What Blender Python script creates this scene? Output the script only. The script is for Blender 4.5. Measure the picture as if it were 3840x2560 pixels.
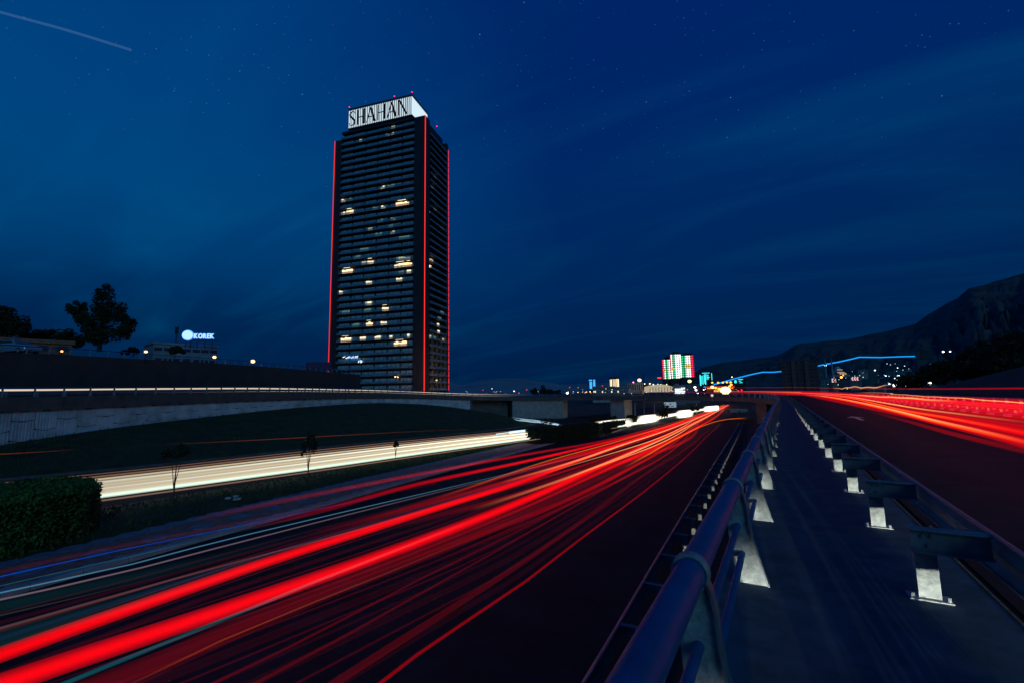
import bpy, math, random
import numpy as np
from mathutils import Matrix, Vector
random.seed(7)
RAD = math.radians
SC = bpy.context.scene
COL = SC.collection
for o in list(bpy.data.objects):
    bpy.data.objects.remove(o)

# ------------------------------------------------------------------ camera
YAW, PITCH, ROLL, FPX = 0.5293342877, 0.1172866213, 0.018, 1707.0
CP = np.array([0.0, 0.0, 1.49])
_f = np.array([-math.sin(YAW)*math.cos(PITCH), math.cos(YAW)*math.cos(PITCH), math.sin(PITCH)])
_r = np.cross(_f, [0, 0, 1]); _r /= np.linalg.norm(_r); _u = np.cross(_r, _f)
_c, _s = math.cos(ROLL), math.sin(ROLL)
CR, CU, CF = _c*_r - _s*_u, _s*_r + _c*_u, _f
cd = bpy.data.cameras.new('camera'); cam = bpy.data.objects.new('camera', cd); COL.objects.link(cam)
cd.sensor_width = 36; cd.lens = 36*FPX/3840; cd.clip_start = 0.05; cd.clip_end = 20000
cam.matrix_world = Matrix(((CR[0], CU[0], -CF[0], CP[0]), (CR[1], CU[1], -CF[1], CP[1]), (CR[2], CU[2], -CF[2], CP[2]), (0, 0, 0, 1)))
SC.camera = cam

# ------------------------------------------------------------------ sky, sun, exposure
W = bpy.data.worlds.new('World'); SC.world = W; W.use_nodes = True
nt = W.node_tree; nt.nodes.clear()
def N(t, tree=None, **kw):
    n = (tree or nt).nodes.new(t)
    for k, v in kw.items(): setattr(n, k, v)
    return n
def LK(a, b, tree=None): (tree or nt).links.new(a, b)
def mth(op, a, b=None, tree=None, clamp=False):
    n = N('ShaderNodeMath', tree, operation=op); n.use_clamp = clamp
    for i, v in enumerate((a, b)):
        if v is None: continue
        if isinstance(v, (int, float)): n.inputs[i].default_value = v
        else: LK(v, n.inputs[i], tree)
    return n.outputs[0]
def ramp(fac, stops, tree=None, interp='LINEAR'):
    n = N('ShaderNodeValToRGB', tree); cr = n.color_ramp; cr.interpolation = interp
    while len(cr.elements) > 1: cr.elements.remove(cr.elements[-1])
    cr.elements[0].position = stops[0][0]; cr.elements[0].color = (*stops[0][1], 1)
    for p, c in stops[1:]:
        e = cr.elements.new(p); e.color = (*c, 1)
    LK(fac, n.inputs[0], tree); return n.outputs[0]
def mixc(fac, a, b, mode='MIX', tree=None):
    n = N('ShaderNodeMix', tree, data_type='RGBA', blend_type=mode)
    for sock, v in ((n.inputs[0], fac), (n.inputs[6], a), (n.inputs[7], b)):
        if isinstance(v, (int, float)): sock.default_value = v
        elif isinstance(v, tuple): sock.default_value = (*v, 1)
        else: LK(v, sock, tree)
    return n.outputs[2]
SUN_EL, SUN_AZ = RAD(20), RAD(128)       # azimuth clockwise from +Y: soft dusk light from behind the viewer's right
tc = N('ShaderNodeTexCoord'); sep = N('ShaderNodeSeparateXYZ'); LK(tc.outputs['Generated'], sep.inputs[0])
sx, sy, sz = sep.outputs
base = ramp(sz, [(0.0, (0, .0115, .053)), (.10, (0, .0145, .070)), (.25, (0, .0200, .100)), (.42, (0, .0215, .122)), (.62, (0, .0180, .130)), (1.0, (0, .017, .130))])
# afterglow towards the west (left), carried by thin high cloud
west = mth('ADD', mth('MULTIPLY', sx, -.996), mth('MULTIPLY', sy, -.087))
glow = mth('MAXIMUM', mth('SUBTRACT', west, .30), 0.0)
den = mth('ADD', mth('ABSOLUTE', sz), .22)
cmb = N('ShaderNodeCombineXYZ'); LK(mth('DIVIDE', sx, den), cmb.inputs[0]); LK(mth('DIVIDE', sy, den), cmb.inputs[1])
mp = N('ShaderNodeMapping'); LK(cmb.outputs[0], mp.inputs[0]); mp.inputs['Rotation'].default_value = (0, 0, RAD(-18)); mp.inputs['Scale'].default_value = (.6, 2.6, 1)
nz = N('ShaderNodeTexNoise'); LK(mp.outputs[0], nz.inputs['Vector']); nz.inputs['Scale'].default_value = 1.0; nz.inputs['Detail'].default_value = 6; nz.inputs['Roughness'].default_value = .55; nz.inputs['Distortion'].default_value = .9
cirrus = ramp(nz.outputs[0], [(.46, (0, 0, 0)), (.60, (.35, .35, .35)), (.74, (1, 1, 1))])
low_fade = ramp(mth('ADD', sz, mth('MULTIPLY', nz.outputs[0], .18)), [(.17, (.06, .06, .06)), (.44, (1, 1, 1))])
c1 = mixc(1.0, base, mixc(1.0, cirrus, (0, .018, .028), 'MULTIPLY'), 'ADD')
gl = N('ShaderNodeCombineXYZ'); LK(mth('MULTIPLY', glow, .064), gl.inputs[1]); LK(mth('MULTIPLY', glow, .150), gl.inputs[2])
c2 = mixc(1.0, c1, mixc(1.0, gl.outputs[0], low_fade, 'MULTIPLY'), 'ADD')
# stars: rare points of two sizes
def stars(scale, thr, size, gain):
    v = N('ShaderNodeTexVoronoi', feature='F1'); v.inputs['Scale'].default_value = scale; LK(tc.outputs['Generated'], v.inputs['Vector'])
    s3 = N('ShaderNodeSeparateColor'); LK(v.outputs['Color'], s3.inputs[0])
    pick = mth('GREATER_THAN', s3.outputs[0], thr)
    d = mth('SUBTRACT', 1.0, mth('DIVIDE', v.outputs['Distance'], size), clamp=True)
    return mth('MULTIPLY', mth('MULTIPLY', mth('POWER', d, .7), pick), mth('MULTIPLY', mth('POWER', s3.outputs[1], 2.2), gain))
st = mth('ADD', stars(62, .55, .06, .42), stars(120, .3, .10, .22))
st = mth('MULTIPLY', st, ramp(sz, [(.34, (0, 0, 0)), (.52, (1, 1, 1))]))
stc = N('ShaderNodeCombineXYZ'); LK(mth('MULTIPLY', st, .55), stc.inputs[0]); LK(mth('MULTIPLY', st, .8), stc.inputs[1]); LK(st, stc.inputs[2])
bank = mth('MULTIPLY', ramp(west, [(.45, (0, 0, 0)), (.75, (1, 1, 1))]), ramp(mth('ADD', sz, mth('MULTIPLY', nz.outputs[0], .16)), [(.08, (.5, .5, .5)), (.20, (1, 1, 1)), (.30, (0, 0, 0))]))
c2 = mixc(mth('MULTIPLY', bank, .55), c2, (0, .0135, .060))       # dark cloud bank low in the west
c3 = mixc(1.0, c2, stc.outputs[0], 'ADD')
sky = N('ShaderNodeTexSky', sky_type='NISHITA'); sky.sun_disc = False; sky.sun_elevation = SUN_EL; sky.sun_rotation = SUN_AZ
c4 = mixc(1.0, c3, mixc(1.0, sky.outputs[0], (.00001, .0001, .0006), 'MULTIPLY'), 'ADD')
bg = N('ShaderNodeBackground'); LK(c4, bg.inputs[0]); bg.inputs[1].default_value = 1.0
wo = N('ShaderNodeOutputWorld'); LK(bg.outputs[0], wo.inputs[0])
sd = bpy.data.lights.new('sun', 'SUN'); sd.energy = .36; sd.angle = RAD(25); sd.color = (.22, .70, 1.0)
so = bpy.data.objects.new('sun', sd); COL.objects.link(so)
_d = Vector((math.sin(SUN_AZ)*math.cos(SUN_EL), math.cos(SUN_AZ)*math.cos(SUN_EL), math.sin(SUN_EL)))
so.rotation_euler = _d.to_track_quat('Z', 'Y').to_euler()
vs = SC.view_settings; vs.view_transform = 'Standard'; vs.look = 'None'; vs.gamma = 1; vs.exposure = 0.0; vs.use_curve_mapping = False
SC.cycles.use_denoising = True; SC.cycles.sample_clamp_indirect = 2.0; SC.cycles.sample_clamp_direct = 0
SC.cycles.max_bounces = 6; SC.cycles.transparent_max_bounces = 40; SC.cycles.caustics_reflective = False; SC.cycles.caustics_refractive = False

# ------------------------------------------------------------------ pixel -> place (calibrated to the photograph, 3840 px wide)
def ray(x, y): return CR*(x-1920)/FPX - CU*(y-1280)/FPX + CF
def at(x, y, D): return CP + ray(x, y)*D                 # D: distance along the view axis
def onz(x, y, z): d = ray(x, y); return CP + d*((z-CP[2])/d[2])
LZ0, LS = -2.8, .016
def gz(Y): return LZ0 - LS*min(max(Y, -60), 110)         # level of the sunken road
def low(x, y, h=0.0): d = ray(x, y); return CP + d*((LZ0+h-CP[2])/(d[2]+LS*d[1]))
def dl(x, y, h=0.0): return low(x*1.63265, y*1.63265, h)  # same, in 2352 px coordinates

# ------------------------------------------------------------------ mesh helpers
class MB:
    def __init__(s): s.v = []; s.f = []
    def add(s, v, f):
        n = len(s.v); s.v += [tuple(map(float, p)) for p in v]; s.f += [tuple(i+n for i in q) for q in f]; return s
    def box(s, c, d, rz=0.0):
        x, y, z = d[0]/2, d[1]/2, d[2]/2; cs, sn = math.cos(rz), math.sin(rz)
        v = [(c[0]+a*x*cs-b*y*sn, c[1]+a*x*sn+b*y*cs, c[2]+e*z) for e in (-1, 1) for a, b in ((-1, -1), (1, -1), (1, 1), (-1, 1))]
        return s.add(v, [(0, 3, 2, 1), (4, 5, 6, 7), (0, 1, 5, 4), (1, 2, 6, 5), (2, 3, 7, 6), (3, 0, 4, 7)])
    def bbox(s, c, d, b=.02, rz=0.0):                    # box with a chamfered top and vertical edges
        x, y, z = d[0]/2, d[1]/2, d[2]/2; cs, sn = math.cos(rz), math.sin(rz); v = []
        for zz, i in ((-z, 0), (z-b, 0), (z, b)):
            for px, py in ((-x+b+i, -y+i), (x-b-i, -y+i), (x-i, -y+b+i), (x-i, y-b-i), (x-b-i, y-i), (-x+b+i, y-i), (-x+i, y-b-i), (-x+i, -y+b+i)):
                v.append((c[0]+px*cs-py*sn, c[1]+px*sn+py*cs, c[2]+zz))
        f = [tuple(range(7, -1, -1)), tuple(range(16, 24))]
        for k in (0, 8):
            for i in range(8): j = (i+1) % 8; f.append((k+i, k+j, k+8+j, k+8+i))
        return s.add(v, f)
    def prism(s, poly, axis, a, b):                      # polygon in the plane across axis, extruded a..b
        def P(p, t): return {'x': (t, p[0], p[1]), 'y': (p[0], t, p[1]), 'z': (p[0], p[1], t)}[axis]
        n = len(poly); v = [P(p, a) for p in poly]+[P(p, b) for p in poly]
        return s.add(v, [tuple(range(n-1, -1, -1)), tuple(range(n, 2*n))]+[(i, (i+1) % n, n+(i+1) % n, n+i) for i in range(n)])
    def tube(s, pts, r, n=8, cap=True, up=(0, 0, 1)):
        pts = [np.array(p, float) for p in pts]; m = len(pts); rr = r if hasattr(r, '__len__') else [r]*m; v = []
        for i, p in enumerate(pts):
            t = pts[min(i+1, m-1)]-pts[max(i-1, 0)]; t /= np.linalg.norm(t)+1e-9
            a = np.cross(t, up)
            if np.linalg.norm(a) < 1e-3: a = np.cross(t, (1, 0, 0))
            a /= np.linalg.norm(a); b = np.cross(a, t)
            for k in range(n):
                w = 2*math.pi*k/n; v.append(p+rr[i]*(math.cos(w)*a+math.sin(w)*b))
        f = [(i*n+k, i*n+(k+1) % n, (i+1)*n+(k+1) % n, (i+1)*n+k) for i in range(m-1) for k in range(n)]
        if cap: f += [tuple(range(n-1, -1, -1)), tuple((m-1)*n+k for k in range(n))]
        return s.add(v, f)
    def ball(s, c, r, n=10, m=6):
        r = r if hasattr(r, '__len__') else (r, r, r)
        v = [(c[0], c[1], c[2]+r[2])]
        for j in range(1, m):
            a = math.pi*j/m
            for k in range(n): w = 2*math.pi*k/n; v.append((c[0]+r[0]*math.sin(a)*math.cos(w), c[1]+r[1]*math.sin(a)*math.sin(w), c[2]+r[2]*math.cos(a)))
        v.append((c[0], c[1], c[2]-r[2])); L = len(v)-1; f = [(0, 1+k, 1+(k+1) % n) for k in range(n)]
        for j in range(m-2): f += [(1+j*n+k, 1+(j+1)*n+k, 1+(j+1)*n+(k+1) % n, 1+j*n+(k+1) % n) for k in range(n)]
        f += [(L, 1+(m-2)*n+(k+1) % n, 1+(m-2)*n+k) for k in range(n)]
        return s.add(v, f)
    def mesh(s, name, smooth=False):
        me = bpy.data.meshes.new(name); me.from_pydata(s.v, [], s.f)
        if smooth: me.polygons.foreach_set('use_smooth', [True]*len(me.polygons))
        return me
def obj(name, mb, mat, parent=None, loc=None, smooth=False, rz=0.0):
    me = mb.mesh(name, smooth) if isinstance(mb, MB) else mb
    if mat is not None and not me.materials: me.materials.append(mat)
    o = bpy.data.objects.new(name, me); COL.objects.link(o)
    if parent is not None: o.parent = parent
    if loc is not None: o.location = loc
    if rz: o.rotation_euler = (0, 0, rz)
    return o
def tag(o, label=None, cat=None, group=None, kind=None):
    if label: o['label'] = label
    if cat: o['category'] = cat
    if group: o['group'] = group
    if kind: o['kind'] = kind
    return o
def thing(name, label, cat, loc=(0, 0, 0), rz=0.0, group=None):
    o = bpy.data.objects.new(name, None); COL.objects.link(o); o.location = loc; o.rotation_euler = (0, 0, rz)
    return tag(o, label, cat, group)
def struct(name, mb, mat, smooth=False): return tag(obj(name, mb, mat, smooth=smooth), kind='structure')
def crom(P, step):                                       # Catmull-Rom through points, resampled evenly
    P = [np.array(p, float) for p in P]; P = [2*P[0]-P[1]]+P+[2*P[-1]-P[-2]]; out = []
    for i in range(1, len(P)-2):
        a, b, c, d = P[i-1:i+3]; h0, h1, h2 = [np.linalg.norm(q)+1e-9 for q in (b-a, c-b, d-c)]
        m0 = ((b-a)/h0*h1+(c-b)/h1*h0)/(h0+h1)*h1; m1 = ((c-b)/h1*h2+(d-c)/h2*h1)/(h1+h2)*h1
        for t in np.linspace(0, 1, 24, endpoint=False):
            out.append(b*(2*t**3-3*t*t+1)+m0*(t**3-2*t*t+t)+c*(3*t*t-2*t**3)+m1*(t**3-t*t))
    out.append(P[-2]); out = np.array(out); L = np.r_[0, np.cumsum(np.linalg.norm(np.diff(out, axis=0), axis=1))]
    n = max(2, int(round(L[-1]/step))+1); s = np.linspace(0, L[-1], n)
    return np.c_[[np.interp(s, L, out[:, k]) for k in range(out.shape[1])]].T
class Path:
    def __init__(s, P, step=.5):
        s.p = crom(P, step); s.L = np.r_[0, np.cumsum(np.linalg.norm(np.diff(s.p[:, :2], axis=0), axis=1))]; s.len = s.L[-1]
        t = np.gradient(s.p[:, :2], axis=0); s.t = t/np.linalg.norm(t, axis=1)[:, None]
    def pos(s, d): return np.array([np.interp(d, s.L, s.p[:, k]) for k in range(3)])
    def tan(s, d): t = np.array([np.interp(d, s.L, s.t[:, k]) for k in range(2)]); return t/np.linalg.norm(t)
    def pt(s, d, l=0.0, h=0.0): p = s.pos(d); t = s.tan(d); return np.array([p[0]+t[1]*l, p[1]-t[0]*l, p[2]+h])
    def mat(s, d, l=0.0, h=0.0):                          # local x = to the right, y = along
        p = s.pt(d, l, h); t = s.tan(d); return Matrix(((t[1], t[0], 0, p[0]), (-t[0], t[1], 0, p[1]), (0, 0, 1, p[2]), (0, 0, 0, 1)))
    def sweep(s, prof, a, b, step=1.0, closed=True, zfun=None):
        m = MB(); n = max(2, int((b-a)/step)+1); v = []; k = len(prof)
        for d in np.linspace(a, b, n): v += [s.pt(d, l, h) if zfun is None else zfun(d, l, h) for l, h in prof]
        f = [(i*k+j, i*k+(j+1) % k, (i+1)*k+(j+1) % k, (i+1)*k+j) for i in range(n-1) for j in range(k if closed else k-1)]
        if closed: f += [tuple(range(k-1, -1, -1)), tuple((n-1)*k+j for j in range(k))]
        return m.add(v, f)

# ------------------------------------------------------------------ materials
MATS = {}
def mat(name, col, rough=.8, metal=0.0, var=.25, scale=3.0, bump=0.0, bscale=20.0, col2=None, spec=.3, ribs=None):
    if name in MATS: return MATS[name]
    m = bpy.data.materials.new(name); m.use_nodes = True; t = m.node_tree; b = t.nodes['Principled BSDF']
    b.inputs['Roughness'].default_value = rough; b.inputs['Metallic'].default_value = metal; b.inputs['Specular IOR Level'].default_value = spec
    g = N('ShaderNodeNewGeometry', t); pos = g.outputs['Position']
    if var > 0:
        n1 = N('ShaderNodeTexNoise', t); n1.inputs['Scale'].default_value = scale; n1.inputs['Detail'].default_value = 6; n1.inputs['Roughness'].default_value = .65; LK(pos, n1.inputs['Vector'], t)
        lo = tuple(c*(1-var) for c in col); hi = col2 or tuple(min(1, c*(1+var)) for c in col)
        c = ramp(n1.outputs[0], [(.32, lo), (.68, hi)], t); LK(c, b.inputs['Base Color'], t)
        rr = N('ShaderNodeMapRange', t); LK(n1.outputs[0], rr.inputs[0], t); rr.inputs[3].default_value = max(.02, rough-.1); rr.inputs[4].default_value = min(1, rough+.12); LK(rr.outputs[0], b.inputs['Roughness'], t)
    else: b.inputs['Base Color'].default_value = (*col, 1)
    hgt = None
    if bump:
        n2 = N('ShaderNodeTexNoise', t); n2.inputs['Scale'].default_value = bscale; n2.inputs['Detail'].default_value = 4; LK(pos, n2.inputs['Vector'], t); hgt = n2.outputs[0]
    if ribs:
        tco = N('ShaderNodeTexCoord', t); wv = N('ShaderNodeTexWave', t, wave_type='BANDS', bands_direction='X'); wv.inputs['Scale'].default_value = ribs; wv.inputs['Distortion'].default_value = .3; LK(tco.outputs['Object'], wv.inputs['Vector'], t)
        hgt = wv.outputs[0] if hgt is None else mth('ADD', wv.outputs[0], mth('MULTIPLY', hgt, .4, t), t)
    if hgt is not None:
        bp = N('ShaderNodeBump', t); bp.inputs['Strength'].default_value = bump or .6; bp.inputs['Distance'].default_value = .06 if ribs else .02; LK(hgt, bp.inputs['Height'], t); LK(bp.outputs[0], b.inputs['Normal'], t)
    MATS[name] = m; return m
def emit(name, col, strength, base=(.02, .02, .02)):
    if name in MATS: return MATS[name]
    m = bpy.data.materials.new(name); m.use_nodes = True; b = m.node_tree.nodes['Principled BSDF']
    b.inputs['Base Color'].default_value = (*base, 1); b.inputs['Emission Color'].default_value = (*col, 1); b.inputs['Emission Strength'].default_value = strength
    b.inputs['Roughness'].default_value = .6; MATS[name] = m; return m
ASPH = mat('asphalt', (.021, .025, .031), .88, var=.4, scale=1.3, bump=.5, bscale=60, spec=.12)
ASPH2 = mat('asphalt_worn', (.021, .024, .029), .88, var=.45, scale=.8, bump=.5, bscale=50, spec=.12)
WALK = mat('walkway_concrete', (.085, .118, .14), .9, var=.28, scale=4, bump=.12, bscale=80, spec=.12)
CONC = mat('concrete', (.30, .31, .31), .9, var=.22, scale=1.2, bump=.3, bscale=25)
CONCD = mat('concrete_dark', (.10, .10, .105), .9, var=.3, scale=.8, bump=.3, bscale=20)
PANEL = mat('ribbed_panel', (.46, .53, .58), .9, var=.3, scale=.7, bump=.4, bscale=18)
COPE = mat('coping_concrete', (.10, .09, .09), .9, var=.3, scale=1.0, bump=.3)
GALV = mat('galvanised_steel', (.40, .42, .41), .6, .2, var=.5, scale=16, bump=.25, bscale=45, col2=(.52, .53, .50))
GALVD = mat('galvanised_dull', (.20, .22, .24), .5, .45, var=.3, scale=7, bump=.1, bscale=50)
PIPE = mat('pipe_sky_tint', (.022, .10, .25), .5, .05, var=.2, scale=6, bump=.1, bscale=30, spec=.22)  # sky reflection put into the base colour as blue
RUST = mat('rusty_steel', (.34, .16, .07), .85, var=.4, scale=14, bump=.3)
SOIL = mat('soil', (.055, .045, .035), .95, var=.4, scale=1.5, bump=.6, bscale=12)
GRASS = mat('grass_ground', (.026, .050, .016), .95, var=.6, scale=.8, bump=1.0, bscale=7, col2=(.06, .075, .022))
LEAF = mat('leaf', (.045, .12, .018), .6, var=.5, scale=1.6, col2=(.08, .20, .03))
LEAFD = mat('leaf_dark', (.020, .034, .014), .7, var=.5, scale=.6)
BARK = mat('bark', (.09, .065, .05), .9, var=.4, scale=8, bump=.6)
PAINT = mat('white_road_paint', (.5, .5, .48), .75, var=.35, scale=6)
PAVER_R = mat('paver_red', (.42, .14, .11), .85, var=.3, scale=4, bump=.4, bscale=40)  # red paving made redder: the trails' red light put into the colour
PAVER_G = mat('paver_grey', (.20, .20, .23), .85, var=.3, scale=4, bump=.4, bscale=40)
KERBW = mat('kerb_white', (.46, .46, .44), .8, var=.35, scale=5, bump=.3)
KERBB = mat('kerb_dark', (.08, .08, .08), .8, var=.35, scale=5, bump=.3)
DARKM = mat('dark_metal', (.03, .03, .035), .5, .3, var=.2)

# ------------------------------------------------------------------ ground and roads
def gz(Y): return LZ0 - LS*min(max(Y, -60), 300)
def gfar(X, Y):
    z = gz(Y)-.04
    if Y > 300:
        t = min(1, (Y-300)/600); z = (gz(300)-.04)*(1-t*t*(3-2*t)) + 1.0*t
    return z
ys = [-120, -60, -30, 0, 20, 40, 60, 80, 100, 130, 170, 220, 300, 360, 420, 500, 600, 700, 800, 900, 1200, 2000, 4000, 9000]
xsn = [-7000, -3000, -1200, -600, -300, -150, -80, -40, -20, 0, 40, 100, 300, 800, 2000, 6000]
m = MB(); m.add([(x, y, gfar(x, y)) for y in ys for x in xsn], [(j*16+i, j*16+i+1, (j+1)*16+i+1, (j+1)*16+i) for j in range(len(ys)-1) for i in range(15)])
struct('ground', m, SOIL)
def proj(P): d = np.array(P, float)-CP; z = d@CF; return 1920+FPX*(d@CR)/z, 1280-FPX*(d@CU)/z, z

# sunken road: both carriageways in one sheet
yy = list(range(-40, 301, 10))
lx = np.interp(yy, [-40, 0, 9, 70, 100, 300], [-39.5, -40.2, -40.2, -40, -46, -75]); rx = np.interp(yy, [-40, 10, 95, 150, 300], [-1.5, -2.2, -5.5, -6, -16])
m = MB(); m.add([(x, y, gz(y)) for i, y in enumerate(yy) for x in (lx[i], rx[i])], [(2*i, 2*i+1, 2*i+3, 2*i+2) for i in range(len(yy)-1)])
lower_road = struct('lower_road', m, ASPH2)
for k, (x, y) in enumerate([]):
    m = MB(); a = -.05; pts = [(-.06, -1.5), (.06, -1.5), (.06, 1.5), (-.06, 1.5)]
    m.add([(p[0]+a*p[1], p[1], -LS*p[1]) for p in pts], [(0, 1, 2, 3)]); obj('lane_marking', m, mat('worn_paint', (.07, .075, .08), .8, var=.5, scale=3), lower_road, (x, y, gz(y)+.006))

# the elevated road: up the right side, left over the bridge and back along the far left ramp.  Reference line = inner railing
EP = Path([(-.395, -75, 0), (-.395, -30, 0), (-.395, 20, 0), (-.395, 70, 0), (-.6, 80, .08), (-3, 91, .25), (-9, 100, .5), (-20, 106.5, .7), (-35, 109.5, .85), (-48, 108.5, .95),
           (-59, 103, 1.05), (-66, 93, 1.45), (-69.5, 82, 1.95), (-69.5, 71, 2.3), (-67.9, 60, 2.45), (-58.9, 36, 2.42), (-54, 22, 2.2), (-50, 11, 1.98), (-46.3, 1, 1.9), (-41, -14, 1.8)])
_px = np.array([proj(p)[0] if proj(p)[2] > 1 else 1e6 for p in EP.p])
def s_px(x, a=140, b=400):                                # arc length where the railing line crosses image column x (beyond the bend)
    sel = (EP.L > a) & (EP.L < b); i = np.where(sel)[0]; return EP.L[i[np.argmin(abs(_px[i]-x))]]
S0 = 75.0                                                 # s at the camera
s_wallR = S0+84; s_wallL = s_px(1775)
struct('bridge_deck', EP.sweep([(-.16, -.9), (-.16, -.05), (1.6, -.05), (1.6, -.16), (13.4, -.16), (13.4, -.9)], 0, EP.len, 1.5), CONCD)
struct('elevated_road', EP.sweep([(1.74, -.155), (1.74, -.10), (10.75, -.10), (10.75, -.155)], 0, EP.len, 1.5), ASPH)
struct('gutter_strip', EP.sweep([(1.61, -.155), (1.61, -.118), (1.735, -.118), (1.735, -.155)], 0, EP.len, 1.5), SOIL)
struct('right_verge', EP.sweep([(11.0, -.155), (11.0, 0), (13.3, 0), (13.3, -.155)], 0, EP.len, 2), CONCD)
wk = thing('walkway', None, None); wk['kind'] = 'structure'
s = S0-6
while s < EP.len-4:
    L = 4.0 if s < S0+70 else 6.0
    obj('walkway_slab', EP.sweep([(-.15, -.046), (-.15, 0), (1.585, 0), (1.585, -.046)], s+.006, s+L-.006, L/4), WALK, wk); s += L
obj('edge_angle', EP.sweep([(1.588, -.046), (1.588, .004), (1.608, .004), (1.608, -.046)], S0-6, S0+75, 2), RUST, wk)
# kerb of the right-hand road, painted in alternating bands
kb = tag(thing('kerb', None, None), kind='structure')
for i in range(60):
    s = S0+14+i*1.2
    obj('kerb_stone', EP.sweep([(10.76, -.15), (10.76, .03), (10.99, .04), (10.99, -.15)], s+.01, s+1.19, .6), KERBW if i % 2 else KERBB, kb)
# painted arrow and lane dashes on the right-hand road
er = bpy.data.objects['elevated_road']
ar = [(-.09, 0), (.09, 0), (.09, 2.6), (.42, 2.6), (0, 4.2), (-.42, 2.6), (-.09, 2.6)]
obj('painted_arrow', MB().add([(x, y, 0) for x, y in ar], [tuple(range(7))]), PAINT, er, (3.5, 29.5, -.094))

# retaining bodies under the ramps, piers of the bridge
def body(name, label, l0, l1, a, b, mt, cat='wall'): return tag(obj(name, EP.sweep([(l0, -9.5), (l0, -.88), (l1, -.88), (l1, -9.5)], a, b, 1.5), mt), label, cat)
body('retaining_wall', 'smooth dark concrete wall carrying the near elevated road and walkway', -.10, 13.2, 0, s_wallR, CONCD)
body('retaining_wall', 'long concrete wall behind the ribbed panels of the far left ramp', .16, 13.0, s_wallL, EP.len, CONCD)
body('bridge_pier', 'broad plain concrete wall pier at the left end of the bridge', .35, 10, s_px(2110), s_px(1922), CONC, 'pier')
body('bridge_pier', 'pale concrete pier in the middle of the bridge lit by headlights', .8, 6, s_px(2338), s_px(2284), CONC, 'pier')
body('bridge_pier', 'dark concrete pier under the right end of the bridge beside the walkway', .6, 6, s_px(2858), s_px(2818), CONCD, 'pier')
body('abutment_wall', 'recessed dark abutment under the deck between the left ramp wall and wall pier', 3.0, 12, s_px(1924)+.5, s_wallL-.3, CONCD)
# fascia and ribbed panels of the left ramp
fw = tag(thing('fascia_wall', 'dark precast coping panels along the top of the far left ramp wall', 'wall'))
s = s_wallL
while s < EP.len-8:
    obj('coping_panel', EP.sweep([(-.24, -1.02), (-.24, .06), (-.165, .06), (-.165, -1.02)], s+.012, s+1.5, .75), COPE, fw); s += 1.51
CREST = [(-42, -12, -1.9), (-46.2, 0, -1.75), (-49.3, 9, -1.55), (-51.6, 15.5, -.95), (-56, 28, -.25), (-62.8, 46, .35), (-69.4, 70, .3), (-68.5, 85, -.8), (-63.5, 94, -2.6)]
cre = Path(CREST, 1.0); _cy = np.array([p[1] for p in CREST]); _cz = np.array([p[2] for p in CREST])
rw = tag(thing('panel_wall', 'pale ribbed interlocking concrete panels below the far left ramp, above the grass bank', 'wall'))
prof = [(-.74, -.62), (-.62, -.74), (-.3, -.74), (-.24, -.80), (.24, -.80), (.3, -.74), (.62, -.74), (.74, -.62), (.74, .74), (.3, .74), (.24, .68), (-.24, .68), (-.3, .74), (-.74, .74)]
def ribbed_panel_mesh():
    m = MB(); n = 14; xs_ = [-.715+1.43*i/n for i in range(n+1)]; v, f = [], []
    def bot(x): return -.80 if abs(x) < .26 else (-.725 if abs(x) < .66 else -.66)
    def top(x): return .65 if abs(x) < .26 else .725
    for i in range(n):
        y = -.07 if i % 2 else -.02; xm = (xs_[i]+xs_[i+1])/2
        v += [(xs_[i], y, bot(xm)), (xs_[i+1], y, bot(xm)), (xs_[i+1], y, top(xm)), (xs_[i], y, top(xm))]; k = 4*i; f.append((k, k+1, k+2, k+3))
        if i: f.append((k-3, k, k+3, k-2))
    k = len(v); v += [(-.715, .1, -.66), (.715, .1, -.66), (.715, .1, .725), (-.715, .1, .725)]
    f += [(k, 0, 3, k+3), (4*(n-1)+1, k+1, k+2, 4*(n-1)+2)]
    return m.add(v, f).mesh('ribbed_panel')
PM = ribbed_panel_mesh()
s = s_wallL; k = 0
while s < EP.len-10:
    s += 1.5; k += 1; p = EP.pos(s); zc = np.interp(p[1], _cy, _cz); z = p[2]-1.02-.74-(.75 if k % 2 else 0)
    if k % 2:
        o = obj('ribbed_panel', PM, PANEL, rw); o.scale = (1, 1, .5); t = EP.tan(s); pp = EP.pt(s, .03); o.location = (pp[0], pp[1], p[2]-1.02-.36); o.rotation_euler = (0, 0, math.atan2(t[1], t[0])+math.pi)
    while z > zc-.9:
        o = obj('ribbed_panel', PM, PANEL, rw); t = EP.tan(s); pp = EP.pt(s, .03); o.location = (pp[0], pp[1], z); o.rotation_euler = (0, 0, math.atan2(t[1], t[0])+math.pi); z -= 1.5
# grass bank between the opposite carriageway and that wall
toe = Path([(-37.5, -12, 0), (-38.8, 0, 0), (-39.3, 9, 0), (-38.6, 15, 0), (-38.8, 28, 0), (-38.4, 46, 0), (-38.7, 70, 0), (-43, 82, 0), (-50, 90, 0)], 1.0)
m = MB(); NU, NV = 90, 16; v = []
rg = np.random.RandomState(3)
for i in range(NU):
    a = toe.pos(toe.len*i/(NU-1)); b = cre.pos(cre.len*i/(NU-1)); a[2] = gz(a[1])-.05; b = b+np.array([.25, -.05, 0])
    for j in range(NV):
        t = j/(NV-1); p = a*(1-t)+b*t; p[2] = a[2]+(b[2]-a[2])*(t**.8)+(.10*math.sin(i*.9+j*1.7)+.07*rg.randn())*math.sin(math.pi*t); v.append(p)
m.add(v, [(i*NV+j, (i+1)*NV+j, (i+1)*NV+j+1, i*NV+j+1) for i in range(NU-1) for j in range(NV-1)])
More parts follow.
